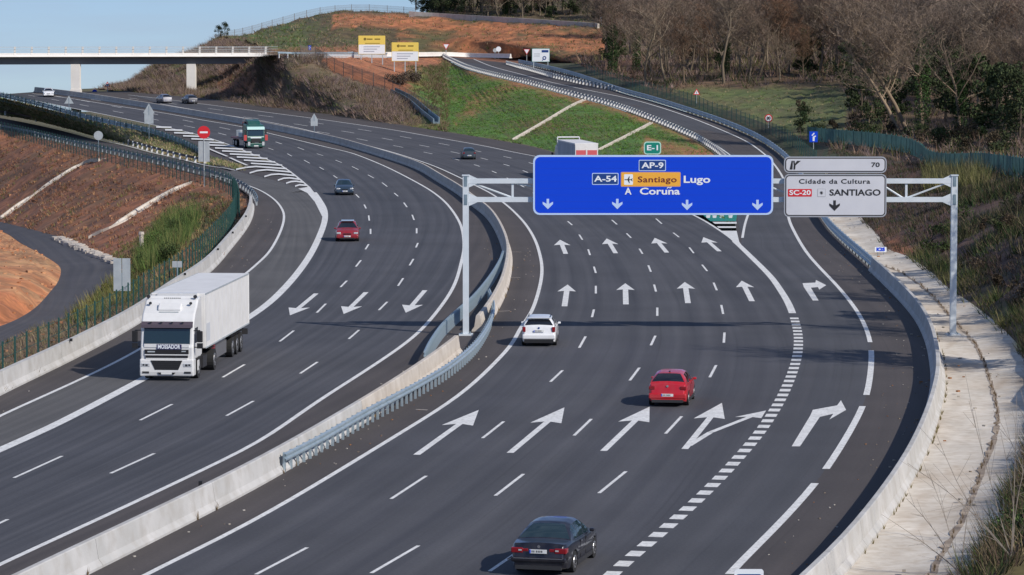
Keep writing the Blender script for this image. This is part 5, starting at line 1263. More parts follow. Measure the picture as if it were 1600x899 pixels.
for z in (1.25, 3.79):
    for s in (-1, 1): MB().box((-9.9, s*1.295, z), (13.4, .03, .07)).build('edge_rail', M['signback'], parent=tb)
for x in (-3.25, -16.55):
    for s in (-1, 1): MB().box((x, s*1.297, 2.52), (.08, .03, 2.5)).build('corner_post', P_TRK, parent=tb)
for s in (-1, 1):
    for k in range(1, 11): MB().box((-3.25-1.21*k, s*1.2925, 2.52), (.025, .008, 2.45)).build('panel_seam', M['signgrey'], parent=tb)
MB().box((-3.9, 1.30, 1.95), (.95, .012, .85)).build('patch_panel', newmat('grey_panel', (.55, .57, .60), .5), parent=tb)
MB().box((-3.05, 0, 3.3), (.35, 1.9, 1.1)).build('cooling_unit', P_TRK, parent=t)
MB().box((-9.5, 0, 1.08), (13, .9, .28)).build('chassis', M['dark'], parent=t)
for s in (-1, 1):
    MB().box((-8.2, s*1.18, .72), (3.2, .06, .62)).build('side_skirt', newmat('skirt_grey', (.13, .13, .14), .6) if s < 0 else bpy.data.materials['skirt_grey'], parent=t)
    MB().box((-6.2, s*1.15, .80), (.42, .12, .62)).build('red_locker', paint('locker_red', (.40, .02, .03)) if s < 0 else bpy.data.materials['locker_red'], parent=t)
    MB().box((-3.35, s*1.10, .62), (1.1, .25, .55)).build('fuel_tank', M['dark'], parent=t)
    MB().box((-16.4, s*1.1, .85), (.1, .3, .3)).build('rear_guard', M['dark'], parent=t)
    for x, r_ in ((-1.42, .51), (-5.25, .51), (-11.6, .50), (-12.95, .50), (-14.3, .50)):
        wheel(t, x, s*1.08, r_, .34 if x != -5.25 else .60)
        if x < -2: MB().box((x, s*1.1, 1.08), (1.15, .36, .03)).build('mudguard', M['black'], parent=t)
place(t, (311, 591), (-1.42, 1.24), (379, 553), (311, 591)); t.rotation_euler[2] += R(1.0)

# ---- green lorry with a low flat bed
P_GRN = paint('lorry_green', (.012, .085, .07), .35, .1); P_MAR = paint('lorry_maroon', (.14, .018, .030), .5, 0, .2)
t = thing('flatbed_lorry', 'green cab flatbed lorry with a pale visor beside the hatched area', 'lorry')
cab = MB().prism([(-2.1, -1.22, .9), (-.02, -1.22, .9), (0, -1.22, 1.5), (-.05, -1.22, 1.65), (-.22, -1.22, 2.75), (-.55, -1.22, 3.15), (-2.1, -1.22, 3.30)], (0, 2.44, 0)).build('cab', P_GRN, parent=t); bv(cab, .08, 2)
bv(MB().prism([(-.6, -.85, 3.15), (-2.0, -.85, 3.25), (-2.0, -.85, 3.85), (-1.2, -.85, 3.65)], (0, 1.7, 0)).build('roof_deflector', P_GRN, parent=t), .05)
MB().prism([(-.03, -1.05, 1.72), (-.03, 1.05, 1.72), (-.19, 1.05, 2.52), (-.19, -1.05, 2.52)], (.03, 0, 0)).build('windscreen', GLASS, parent=t)
MB().prism([(-.15, -1.2, 2.58), (.06, -1.2, 2.54), (.02, -1.2, 2.82), (-.2, -1.2, 2.92)], (0, 2.4, 0)).build('sun_visor', newmat('pale_visor', (.50, .74, .70), .4), parent=t)
MB().box((.02, 0, 1.45), (.05, 1.5, .12)).build('name_strip', M['white'], parent=t); MB().box((.02, 0, 1.1), (.05, 1.3, .45)).build('grille', M['black'], parent=t)
bv(MB().box((-.1, 0, .50), (.5, 2.45, .5)).build('bumper', P_GRN, parent=t), .05); MB().box((.16, 0, .38), (.02, .6, .13)).build('number_plate', PLATE, parent=t)
for s in (-1, 1):
    tail(t, .14, s*.98, .66, (.06, .32, .5), LAMP_W, 'headlight'); tail(t, -.05, s*1.45, 1.45, (.1, .40, .75), newmat('lorry_red_flag', (.45, .05, .05), .6) if s < 0 else bpy.data.materials['lorry_red_flag'], 'red_flag')
    MB().box((-.2, s*1.42, 2.2), (.1, .22, .5)).build('mirror', M['black'], parent=t)
    MB().prism([(-.4, s*1.225, 1.7), (-1.2, s*1.225, 1.7), (-1.2, s*1.225, 2.4), (-.45, s*1.225, 2.4)], (0, s*.01, 0)).build('side_window', GLASS2, parent=t)
    for x in (-1.35, -5.6, -6.9): wheel(t, x, s*1.05, .5, .34)
MB().box((-2.35, 0, 2.3), (.12, 2.4, 2.4)).build('headboard', P_MAR, parent=t); bv(MB().box((-5.3, 0, 1.15), (6.0, 2.45, .22)).build('flat_bed', P_MAR, parent=t), .03)
MB().cyl((-2.3, -1.0, 3.2), (-2.3, -1.0, 4.0), .08, n=8).build('exhaust', CHROME, parent=t)
for i, (x, y, a, b_, h) in enumerate(((-3.5, .3, .9, 1.2, .5), (-4.9, -.4, 1.1, .9, .7), (-6.3, .2, .8, 1.5, .55), (-7.5, -.2, .7, .8, .9))): bv(MB().box((x, y, 1.26+h/2), (a, b_, h), .3*i).build('load_block', M['dark'] if i % 2 == 0 else M['signback'], parent=t), .06)
place(t, (413.5, 232.5), (-.2, 1.2), (370, 217), (415, 236)); t.rotation_euler[2] = R(-70)

# ---- curtain-sided lorry behind the blue sign
t = thing('curtain_lorry', 'white roofed lorry with grey sides and red rear panels behind the blue sign', 'lorry')
P_CUR = noisemat('grey_curtain', (.34, .36, .40), (.44, .46, .50), 1.2, .7, stretch=(1, 1, .2))
tb = MB().box((-6.5, 0, 2.55), (13.0, 2.56, 2.75)).build('trailer_box', P_CUR, parent=t)
bv(MB().box((-6.5, 0, 3.97), (13.1, 2.60, .16)).build('roof', P_BOXW, parent=tb), .03)
re = MB().box((-13.03, 0, 2.55), (.06, 2.5, 2.7)).build('rear_doors', P_BOXW, parent=t)
for y in (-.62, .62):
    flatm = MB().box((-13.07, y, 2.55), (.02, 1.06, 1.5)).build('red_panel', newmat('faded_red', (.60, .10, .11), .6) if y < 0 else bpy.data.materials['faded_red'], parent=re); MB().box((-13.085, y-.1, 2.15), (.02, .55, .35)).build('white_panel', M['white'], parent=re)
MB().box((-13.08, 0, 2.3), (.03, .14, 2.2)).build('door_bar', P_BOXW, parent=re)
MB().box((-6.5, 0, 1.0), (12.6, .9, .3)).build('chassis', M['dark'], parent=t)
cab = MB().prism([(.7, -1.22, .9), (2.9, -1.22, .9), (2.85, -1.22, 2.7), (2.3, -1.22, 3.3), (.7, -1.22, 3.6)], (0, 2.44, 0)).build('cab', P_TRK, parent=t); bv(cab, .08)
MB().prism([(2.9, -1.0, 1.7), (2.9, 1.0, 1.7), (2.88, 1.0, 2.5), (2.88, -1.0, 2.5)], (.03, 0, 0)).build('windscreen', GLASS, parent=t)
fr_ = MB()
for a, b_ in (((.45, -1.25, 3.0), (.45, -1.25, 4.3)), ((.45, 1.25, 3.0), (.45, 1.25, 4.3)), ((.45, -1.25, 4.3), (.45, 1.25, 4.3))): fr_.cyl(a, b_, .08, n=6)
fr_.build('roof_frame', P_TRK, parent=t)
for s in (-1, 1):
    MB().box((2.7, s*1.5, 2.2), (.1, .22, .6)).build('mirror', M['black'], parent=t)
    for x in (1.9, -1.6, -9.0, -10.3, -11.6): wheel(t, x, s*1.05, .5, .34)
place(t, (934, 282), (-13, -1.25), (935, 282), (930, 274)); t.rotation_euler[2] = R(90); place_rot(t, (934, 282), (-13, -1.25), R(97.5))
# ================================================================= plants
rs = np.random.RandomState(11)
def foliage_mat(name, rough=.9, trans=0.0, vary=.25):
    m = newmat(name, (1, 1, 1), rough, 0, .2); t, b = nodes(m); L = t.links.new
    at = N(t, 'ShaderNodeAttribute'); at.attribute_name = 'tone'; oi = N(t, 'ShaderNodeObjectInfo')
    mr = N(t, 'ShaderNodeMapRange'); mr.inputs[3].default_value = 1-vary; mr.inputs[4].default_value = 1+vary; L(oi.outputs['Random'], mr.inputs[0])
    vm = N(t, 'ShaderNodeVectorMath', operation='SCALE'); L(at.outputs['Color'], vm.inputs[0]); L(mr.outputs[0], vm.inputs['Scale']); L(vm.outputs[0], b.inputs['Base Color'])
    return m
FOL = foliage_mat('plant_blades')
def arr_mesh(name, v, nper, col, mat, kind=None, parent=None):
    """v: (n*nper, 3) faces of nper corners; col: (n, 3) per face"""
    n = len(v)//nper; me = bpy.data.meshes.new(name)
    me.vertices.add(len(v)); me.vertices.foreach_set('co', np.asarray(v, 'f').ravel())
    me.loops.add(len(v)); me.loops.foreach_set('vertex_index', np.arange(len(v), dtype='i'))
    me.polygons.add(n); me.polygons.foreach_set('loop_start', np.arange(0, len(v), nper, dtype='i')); me.polygons.foreach_set('loop_total', np.full(n, nper, 'i'))
    at = me.color_attributes.new('tone', 'FLOAT_COLOR', 'POINT')
    c = np.ones((len(v), 4), 'f'); c[:, :3] = np.repeat(np.asarray(col), nper, 0); at.data.foreach_set('color', c.ravel())
    me.update(); me.materials.append(mat); o = bpy.data.objects.new(name, me); COL.objects.link(o)
    if parent is not None: o.parent = parent
    return tag(o, kind=kind)
def samples(o, n):
    me = o.data; me.calc_loop_triangles(); T = np.array([t.vertices[:] for t in me.loop_triangles]); Vx = np.array([v.co[:] for v in me.vertices])
    A, B, C = Vx[T[:, 0]], Vx[T[:, 1]], Vx[T[:, 2]]; ar = np.linalg.norm(np.cross(B-A, C-A), axis=1)
    # nearer ground gets denser cover
    i = rs.choice(len(T), n, p=ar/ar.sum()); r1 = np.sqrt(rs.rand(n)); r2 = rs.rand(n)
    return (A[i].T*(1-r1)+B[i].T*(r1*(1-r2))+C[i].T*(r1*r2)).T
def tufts(name, patches, cls):
    V_, C_ = [], []
    for o, n in patches:
        for p in samples(o, n):
            x, y = proj(p)
            if not (-60 < x < 1660 and -40 < y < 960): continue
            q = cls(p, x, y, o.name)
            if q is None: continue
            h, spread, nb, w, c = q
            a = rs.rand(nb)*6.283; r = rs.rand(nb)**.5*spread*.5; bx_ = p[0]+np.cos(a)*r; by_ = p[1]+np.sin(a)*r
            hh = h*(.5+.7*rs.rand(nb)); ln = (.25+.5*rs.rand(nb))*spread; ta = a+rs.randn(nb)*.6
            ww = w*(.6+.8*rs.rand(nb)); pa = rs.rand(nb)*3.14
            v = np.empty((nb, 3, 3)); v[:, 0] = np.stack([bx_-np.cos(pa)*ww, by_-np.sin(pa)*ww, np.full(nb, p[2]-.08)], 1); v[:, 1] = np.stack([bx_+np.cos(pa)*ww, by_+np.sin(pa)*ww, np.full(nb, p[2]-.08)], 1)
            v[:, 2] = np.stack([bx_+np.cos(ta)*ln, by_+np.sin(ta)*ln, p[2]+hh], 1)
            V_.append(v.reshape(-1, 3)); C_.append(np.clip(np.array(c)[None]*(.65+.7*rs.rand(nb, 1)), 0, 1))
    return arr_mesh(name, np.concatenate(V_), 3, np.concatenate(C_), FOL, 'stuff')
TP = {o.name: o for o in TERR}
def pick(*cs): return cs[rs.randint(len(cs))]
BR1, TAN, MAUVE, OLV, GRN, BGRN, DKG = (.21,.14,.10), (.32,.25,.15), (.26,.19,.17), (.12,.12,.045), (.075,.14,.03), (.11,.19,.035), (.03,.055,.018)
def c_green(p, x, y, nm):
    Lx = [692, 744, 830, 890, 960, 1020, 1068, 1110, 1150]; Ly = [89, 112, 133, 149, 167, 189, 209, 235, 300]
    d = y-np.interp(x, Lx, Ly)
    if x < 690 and rs.rand() > (x-620)/80.0: return None
    if d < 8 and rs.rand() < .7: return None
    if inpoly(x, y, [(960,300),(1010,215),(1070,225),(1115,245),(1140,300)]) and rs.rand() < .75: return None
    if ns(p, .15, 4) < -.2 and rs.rand() < .6: return None
    if x < 700 and rs.rand() < .35: return (.6, .7, 8, .04, pick(BR1, OLV))
    return (.16, .5, 6, .045, pick((.09,.19,.03), (.11,.22,.04), (.08,.17,.03), OLV))
def c_shrub(p, x, y, nm):
    Lx = [430, 500, 520, 560, 610, 650, 700]; Ly = [88, 95, 116, 130, 146, 170, 200]
    if x > 500 and y < np.interp(x, Lx, Ly)+2: return (.25, .3, 4, .03, pick(BR1, TAN)) if rs.rand() < .12 else None
    if 340 < x < 400 and y > 100 and rs.rand() < .5: return None
    if x > 640 and y > 106 and (rs.rand() < (x-630)/25.0 or y < np.interp(x, Lx, Ly)+2): return c_green(p, x, y, nm)
    k = ns(p, .12, 2)
    if k < -.25: return (.3, .5, 6, .05, pick(OLV, TAN, GRN))
    return (rs.uniform(.4, 1.2), rs.uniform(.9, 1.9), 16, .035, pick(BR1, (.30,.22,.15), MAUVE, MAUVE, (.22,.16,.15), OLV))
tufts('dry_scrub', [(TP['shrub_slope'], 15000)], c_shrub)
tufts('green_slope_grass', [(TP['green_slope'], 22000)], c_green)
def c_left(p, x, y, nm):
    if nm.startswith('earth_mound'): return (.2, .3, 4, .02, TAN) if rs.rand() < .03 else None
    if nm.startswith('grass_strip'): return (.3, .5, 7, .05, pick((.16,.17,.07), TAN, TAN, (.12,.17,.05)))
    if inpoly(x, y, [(214,428),(222,397),(245,360),(282,332),(308,334),(305,362),(275,395),(238,428)]): return (rs.uniform(.5, 1.9)*(1+.5*ns(p, .25, 3)), rs.uniform(.6, 1.3), 13, .03, pick((.06,.10,.03), (.085,.13,.035), (.05,.085,.025), OLV, (.13,.15,.05))) if rs.rand() < .55+.9*ns(p, .3, 6) else ((.3, .4, 8, .03, pick(OLV, TAN, BR1)) if rs.rand() < .4 else None)
    if inpoly(x, y, [(110,505),(135,475),(165,445),(205,432),(232,450),(190,480),(130,512)]): return (rs.uniform(.3, 1.1), .8, 10, .03, pick((.07,.09,.03), (.17,.16,.05), OLV, (.16,.12,.07), (.05,.07,.025))) if rs.rand() < .4 else None
    if inpoly(x, y, [(175,400),(240,345),(300,300),(370,320),(350,385),(330,405),(250,450)]): return (rs.uniform(.2, .6), .5, 9, .035, pick(OLV, (.07,.10,.03), (.20,.17,.08), (.22,.13,.08))) if rs.rand() < .28 else None
    if y > 440: return (rs.uniform(.15, .5), .5, 7, .025, pick((.12,.11,.05), (.20,.16,.10), (.15,.10,.07))) if rs.rand() < .45 else None
    k = ns(p, .2, 8)
    return (rs.uniform(.12, .5), .45, 8, .04, pick(BR1, (.26,.12,.07), OLV, (.22,.10,.06), (.20,.10,.06), (.13,.07,.045), (.30,.17,.09))) if rs.rand() < .16+.45*k else None
tufts('slope_corner_grass', [(TP['shrub_slope'], 26000)], lambda p, x, y, nm: c_green(p, x, y, nm) if x > 622 and y > 104 and rs.rand() < (x-615)/50.0 else None)
tufts('embankment_weeds', [(TP['embankment'], 26000), (TP['grass_strip'], 3500), (TP['earth_mound'], 1500)], c_left)
def c_right(p, x, y, nm):  # scrub colours darkened to carry the shade of the trees beside the slope
    if nm.startswith('ground_near'): return None
    if inpoly(x, y, [(1450,300),(1455,262),(1470,240),(1530,236),(1545,270),(1530,300)]) : return ((rs.uniform(.8, 2.0), 1.2, 14, .03, pick((.20,.17,.09), OLV, (.15,.15,.06))) if rs.rand() < .10+.5*max(0, ns(p, .5, 2)) else None)
    if inpoly(x, y, [(1400,400),(1440,390),(1530,430),(1600,500),(1600,560),(1560,520),(1480,460)]): return (rs.uniform(.3, .95), .9, 11, .022, pick((.18,.15,.08), OLV, (.09,.09,.04), (.05,.08,.025), DKG)) if rs.rand() < .30+.8*ns(p, .25, 3) else None
    if x > 1490 and y < 400: return (rs.uniform(.3, 1.2), 1.0, 10, .028, pick((.08,.08,.035), (.10,.07,.05), DKG, DKG, (.16,.13,.08))) if rs.rand() < .22+.6*ns(p, .2, 3) else None
    if y > 480: return (rs.uniform(.2, .9), .8, 12, .018, pick((.08,.08,.035), (.06,.085,.025), (.10,.07,.05), (.18,.14,.08), DKG, (.10,.08,.05))) if rs.rand() < .75 else None
    return (rs.uniform(.15, .6), .6, 8, .025, pick((.10,.07,.05), DKG, (.09,.06,.045), (.13,.09,.08), (.07,.07,.035))) if rs.rand() < .30+.5*ns(p, .25, 5) else None
tufts('cut_slope_scrub', [(TP['cut_slope'], 23000)], c_right)
def c_wood(p, x, y, nm):
    if inpoly(x, y, [(1040,150),(1090,133),(1160,140),(1200,134),(1300,128),(1330,150),(1320,215),(1200,215),(1110,175)]): return (.25, .5, 5, .05, pick(GRN, OLV, TAN))
    if y > 120: return (rs.uniform(.4, 1.6), 1.3, 9, .05, pick(BR1, OLV, MAUVE, DKG)) if rs.rand() < .6 else None
    return (rs.uniform(.5, 2.0), 2.0, 9, .07, pick(BR1, MAUVE, OLV)) if rs.rand() < .5 else None
tufts('woodland_undergrowth', [(TP['wooded_hill'], 26000), (TP['hillside'], 9000)], lambda p, x, y, nm: c_wood(p, x, y, nm) if nm.startswith('wood') else ((.5, .8, 6, .06, pick(OLV, BR1, TAN, GRN)) if rs.rand() < .5 else None))

# ---- bare winter trees: trunk and limbs, then a haze of fine twigs
BARK = foliage_mat('bark', .9); TWIG = foliage_mat('twigs', .95, vary=.3); LEAF = foliage_mat('leaves', .8, vary=.25)
def unit(v): return v/np.linalg.norm(v)
def bare_tree(seed, H=14.0, lean=0.0, bark=(.20,.175,.14), twig=(.17,.125,.10), nl=11, dens=1.0, ivy=False, spreadk=1.0):
    twig = (twig[0]*1.10, twig[1]*1.05, twig[2]*1.0); bark = (bark[0]*.92, bark[1]*.84, bark[2]*.76)
    r = np.random.RandomState(seed); tubes = []; tips = []
    def limb(p, d, L_, r0, lev):
        n = 4 if lev < 2 else 3; pts = [p]; q = p.copy(); dd = d.copy()
        for k in range(n):
            dd = unit(dd+r.randn(3)*(.10 if lev == 0 else .20)+np.array([0, 0, .06*lev])); q = q+dd*L_/n; pts.append(q.copy())
        tubes.append((pts, r0, r0*(.45 if lev else .35), 6 if lev == 0 else (4 if lev == 1 else 3)))
        if lev == 3: tips.append((pts, L_)); return
        kids = (nl, 7, 5)[lev]
        for k in range(kids):
            t = (.28+.72*(k+r.rand()*.7)/kids) if lev == 0 else (.25+.75*(k+r.rand())/kids); t = min(t, .99)
            i = int(t*n); f = t*n-i; b = pts[i]*(1-f)+pts[i+1]*f
            a = r.rand()*6.283; up = (.55+.5*t) if lev == 0 else .35; s_ = unit(np.array([math.cos(a), math.sin(a), 0])*spreadk+np.array([0, 0, up*1.0])+dd*.25)
            limb(b, s_, L_*((.62-.22*t) if lev == 0 else .52)*(.8+.4*r.rand()), r0*(.42-.18*t if lev == 0 else .42), lev+1)
    limb(np.zeros(3), unit(np.array([lean, 0, 1.0])), H*.86, H*.018, 0)
    tv, tf, bv_, bf = [], [], [], []
    mb = MB(); mbr = MB(); mb.col = []; 
    for pts, r0, r1, ns_ in tubes:
        tgt = mb if ns_ == 6 else mbr
        for k in range(len(pts)-1):
            ra = r0+(r1-r0)*k/(len(pts)-1); rb = r0+(r1-r0)*(k+1)/(len(pts)-1)
            tgt.cyl(Vector(pts[k]), Vector(pts[k+1]), max(ra, .016), max(rb, .014), n=ns_, cap=False)
    t = thing('bare_tree', 'x', 'tree'); 
    mb.build('trunk', BARK, parent=t, cols=[bark]*len(mb.v), smooth=True); mbr.build('limbs', BARK, parent=t, cols=[tuple(c*1.0 for c in bark)]*len(mbr.v))
    # twigs
    P, Dr, Ln = [], [], []
    for pts, L_ in tips:
        m = int(9*dens)
        for k in range(m):
            tt = r.rand()*(len(pts)-1.001); i = int(tt); f = tt-i; b = pts[i]*(1-f)+pts[i+1]*f
            d = unit(unit(pts[-1]-pts[0])*.6+r.randn(3)*.7+np.array([0, 0, .25])); P.append(b); Dr.append(d); Ln.append(.35+.7*r.rand())
    P, Dr, Ln = np.array(P), np.array(Dr), np.array(Ln)[:, None]; n = len(P)
    sd = np.cross(Dr, r.randn(n, 3)); sd /= np.linalg.norm(sd, axis=1)[:, None]; w = .016*(H/14)
    v = np.empty((n, 3, 3)); v[:, 0] = P-sd*w; v[:, 1] = P+sd*w; v[:, 2] = P+Dr*Ln
    v2 = np.empty((n, 3, 3)); M_ = P+Dr*Ln*.4; D2 = Dr+r.randn(n, 3)*.8; D2 /= np.linalg.norm(D2, axis=1)[:, None]; v2[:, 0] = M_-sd*w*.7; v2[:, 1] = M_+sd*w*.7; v2[:, 2] = M_+D2*Ln*.7
    vv = np.concatenate([v, v2]).reshape(-1, 3); cc = np.clip(np.array(twig)[None]*(.6+.8*r.rand(2*n, 1)), 0, 1)
    arr_mesh('twigs', vv, 3, cc, TWIG, parent=t)
    if ivy:
        leafm(t, r, [(np.array([lean*z/14*2, 0, z]), 1.1) for z in np.linspace(1, H*.6, 9)], 2600, (.035, .07, .02), .13, 'ivy')
    return t
def leafm(t, r, blobs, n, col, size, name='crown'):
    i = r.randint(len(blobs), size=n); c = np.array([b[0] for b in blobs])[i]; R_ = np.array([b[1] for b in blobs])[i]
    d = r.randn(n, 3); d /= np.linalg.norm(d, axis=1)[:, None]; p = c+d*(R_*(.55+.5*r.rand(n)**.6))[:, None]
    a = r.randn(n, 3); a /= np.linalg.norm(a, axis=1)[:, None]; b = np.cross(a, r.randn(n, 3)); b /= np.linalg.norm(b, axis=1)[:, None]
    s = size*(.6+.8*r.rand(n, 1)); v = np.empty((n, 4, 3)); v[:, 0] = p-a*s; v[:, 1] = p-b*s*.5; v[:, 2] = p+a*s; v[:, 3] = p+b*s*.5
    cc = np.clip(np.array(col)[None]*(.45+1.1*r.rand(n, 1)), 0, 1)
    return arr_mesh(name, v.reshape(-1, 3), 4, cc, LEAF, parent=t)
def leafy_tree(seed, H, col, wide=.45, n=5200):
    r = np.random.RandomState(seed); t = thing('evergreen_tree', 'x', 'tree'); mb = MB()
    mb.cyl((0, 0, -.4), (.2, 0, H*.45), .22, .14, n=7, cap=False); mb.cyl((.2, 0, H*.45), (0, .1, H*.9), .14, .05, n=6, cap=False)
    blobs = []
    for k in range(22):
        z = H*(.22+.74*r.rand()); rad = H*wide*(1-abs(z/H-.5)*1.1)*r.rand()**.5; a = r.rand()*6.283
        c = np.array([math.cos(a)*rad, math.sin(a)*rad, z]); blobs.append((c, H*(.07+.07*r.rand()))); mb.cyl((0.1, 0, z*.8), tuple(c), .05, .02, n=4, cap=False)
    mb.build('trunk', BARK, parent=t, cols=[(.10, .08, .06)]*len(mb.v)); leafm(t, r, blobs, n, col, .20); return t
PROT = [bare_tree(1, 14), bare_tree(2, 13, bark=(.26,.23,.18), twig=(.20,.15,.115)), bare_tree(3, 15, .12, twig=(.15,.115,.10), dens=1.2), bare_tree(4, 12, bark=(.17,.14,.11), twig=(.22,.13,.085), nl=13),
        bare_tree(5, 14, bark=(.15,.13,.10), twig=(.13,.10,.085), dens=1.3, ivy=True), bare_tree(6, 16, .05, bark=(.24,.21,.17), twig=(.19,.155,.13), nl=13)]
EV = [leafy_tree(21, 11, (.045, .060, .026), n=3600), leafy_tree(22, 8, (.050, .070, .028), .5, n=3600), leafy_tree(23, 13, (.036, .052, .028), .35, n=3600)]
used_p = set()
def put(proto, pos, s, rz, label, group):
    if id(proto) in used_p or proto.name not in [p.name for p in PROT+EV+BIG]: o = copy_tree(proto)
    elif proto.name in used_n: o = copy_tree(proto)
    else: o = proto; used_n.add(proto.name)
    o.location = pos; o.scale = (s, s, s); o.rotation_euler = (0, 0, rz); tag(o, label, 'tree', group); return o
used_n = set(); BIG = []
# the big leaning pair and its dark neighbour on the right
B1 = bare_tree(31, 17, -.42, bark=(.30,.25,.19), twig=(.20,.16,.13), nl=12, dens=1.3); B2 = bare_tree(32, 18, -.03, bark=(.24,.20,.16), twig=(.16,.13,.11), nl=13, dens=1.3, ivy=True)
BIG += [B1, B2]
def rz0(): return rs.rand()*6.283
for proto, px, py, s, rz, lb in ((B1, 1417, 203, 1.0, .05, 'big pale barked tree leaning left above the slatted fence'), (B1, 1405, 206, .92, -.25, 'second pale leaning tree just left of the largest leaning one'), (B2, 1441, 198, 1.0, 0, 'tall ivy clad tree standing upright behind the leaning pair'),
        (B2, 1500, 212, .8, 1.8, 'ivy clad tree with forked limbs at the right of the leaning pair'), (PROT[1], 1009, 131, 1.0, .4, 'bare tree with a pale straight trunk at the left end of the meadow'), (PROT[3], 1069, 131, .78, 1.2, 'smaller bare tree with low wide crown above the warning triangle'),
        (PROT[5], 1131, 131, .95, 2.0, 'tall bare pale tree at the middle of the meadow edge'), (PROT[4], 957, 116, .95, 0, 'dark ivy trunk tree at the left end of the wood by the ramp'), (PROT[1], 1218, 128, .55, 3.0, 'thin young tree with reddish twigs at the right end of the meadow'), (PROT[3], 1254, 124, .62, 4.0, 'small reddish twigged tree beside the thin young one'),
        (PROT[0], 1170, 126, .8, .9, 'slender bare tree right of the tall pale one by the meadow'), (PROT[2], 1040, 127, .85, 2.4, 'leaning bare tree between the two left meadow trees')):
    put(proto, GT(px, py)-V((0, 0, .2)), s, rz, lb, None)
G1 = 'bare trees massed on the wooded hill'
k = 0
for row, (yb, step, sc) in enumerate(((127, 27, .85), (117, 25, .95), (104, 27, 1.0), (88, 29, 1.0), (70, 33, 1.05), (48, 38, 1.1))):
    x = 935+row*9 + (0 if row else 30)
    while x < 1760:
        yy = yb+max(0, (x-1330))*(.20 if row < 3 else .10)+rs.uniform(-4, 4)
        if row == 0 and 1300 > x > 1000: x += step; continue
        if x < 1000: yy = min(yy, 92+rs.uniform(-6, 6)) if row else yy-20
        p = GT(x, yy); pr_ = PROT[rs.randint(6)]
        put(pr_, p-V((0, 0, .3)), sc*rs.uniform(.8, 1.15), rz0(), 'bare grey brown winter tree in the crowded wood on the right hill', G1); x += step*rs.uniform(.75, 1.25)
G2 = 'dark evergreens among the bare trees'
for px, py, i, s, lb in ((1446,175,2,.9,'narrow dark evergreen directly behind the ivy clad tree'), (1478,190,0,.95,'broad dark evergreen just right of the ivy clad tree'), (1515,203,1,1.2,'large round evergreen above the right gantry post'), (1470,120,2,.9,'high dark evergreen on the slope above the ivy clad tree'),
        (1262,118,1,.8,'round evergreen behind the small reddish trees at the meadow end'), (1075,105,2,.7,'slim evergreen deep in the wood above the warning triangle'), (1395,192,1,.8,'evergreen thicket tree left of the pale leaning trunks'), (1560,212,1,1.1,'wide evergreen farther right along the slatted fence'),
        (1592,226,0,.9,'rightmost evergreen at the edge of the picture'), (1495,165,0,1.0,'tall evergreen behind the fork limbed ivy tree'), (1345,182,1,.7,'small evergreen at the shady end of the meadow'), (960,98,1,.8,'evergreen at the left end of the wood above the ramp'), (1330,150,0,.8,'evergreen in the wood behind the shady meadow end')):
    put(EV[i], GT(px, py)-V((0, 0, .3)), s, rz0(), lb, None)
G3 = 'trees on the hilltop above the pale wall'
for i in range(64):
    x = 650+(i%32)*9.2+rs.uniform(-3, 3); ev = rs.rand() < (.8 if x < 720 else .3); p = GT(x, (24+(x-650)*.035)-rs.uniform(1, 17), 800); p.z -= .3
    put(EV[rs.randint(3)] if ev else PROT[rs.randint(6)], p-V((0, 0, .8)), (rs.uniform(.3, .6) if x < 680 else rs.uniform(.45, .75)) if ev else rs.uniform(.6, .9), rz0(), 'dark tree standing on the far hilltop above the long pale wall' if ev else 'bare tree standing on the far hilltop above the long pale wall', G3 if not ev else 'evergreens on the hilltop above the pale wall')
for px, py, s, lb in ((341, 62, .24, 'small dark conifer on the crest left of the hill, left of two'), (351, 60, .27, 'small dark conifer on the crest left of the hill, right of two')): put(EV[2], PD(px, py, 690)-V((0, 0, .2)), s, 0, lb, None)
# trees on the bank just outside the picture: their shade falls across the slope and the apron
r_ = np.random.RandomState(77)
for i in range(30):
    D = 150+i*9.5+r_.uniform(-4, 4); pxx = r_.uniform(1665, 1840)+ (0 if D > 190 else 60); X = (pxx-800)*D/F_PX; h_ = GZd(X, D)
    if h_ is None: continue
    put(EV[i % 3] if i % 2 else PROT[i % 6], h_-V((0, 0, .3)), r_.uniform(.6, .95), rz0(), 'tree on the right bank beyond the picture edge', 'trees on the bank at the right edge')
# round leafy bushes
def bush(pos, r_, h, col, label, n=500, group=None, name='bush', leaf=.09):
    t = thing(name, label, 'bush', pos, group=group); r = np.random.RandomState(int(abs(pos[0]*97+pos[1]*13)) % 9999)
    blobs = [(np.array([r.uniform(-1, 1)*r_*.6, r.uniform(-1, 1)*r_*.6, h*(.2+.6*r.rand())]), r_*(.3+.3*r.rand())) for _ in range(8)]
    leafm(t, r, blobs, n, col, leaf, 'foliage'); mb = MB()
    for c, _ in blobs[:5]: mb.cyl((0, 0, -.1), tuple(c), .03, .015, n=4, cap=False)
    mb.build('stems', BARK, parent=t, cols=[(.12, .09, .06)]*len(mb.v)); return t
G4 = 'dark bushes along the slatted fence'
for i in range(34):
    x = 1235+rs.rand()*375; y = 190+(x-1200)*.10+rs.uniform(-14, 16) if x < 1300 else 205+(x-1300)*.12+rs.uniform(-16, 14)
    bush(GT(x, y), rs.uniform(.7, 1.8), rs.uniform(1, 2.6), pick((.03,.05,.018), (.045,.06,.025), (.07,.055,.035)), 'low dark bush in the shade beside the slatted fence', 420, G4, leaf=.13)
G5 = 'scrub bushes on the right cut slope'
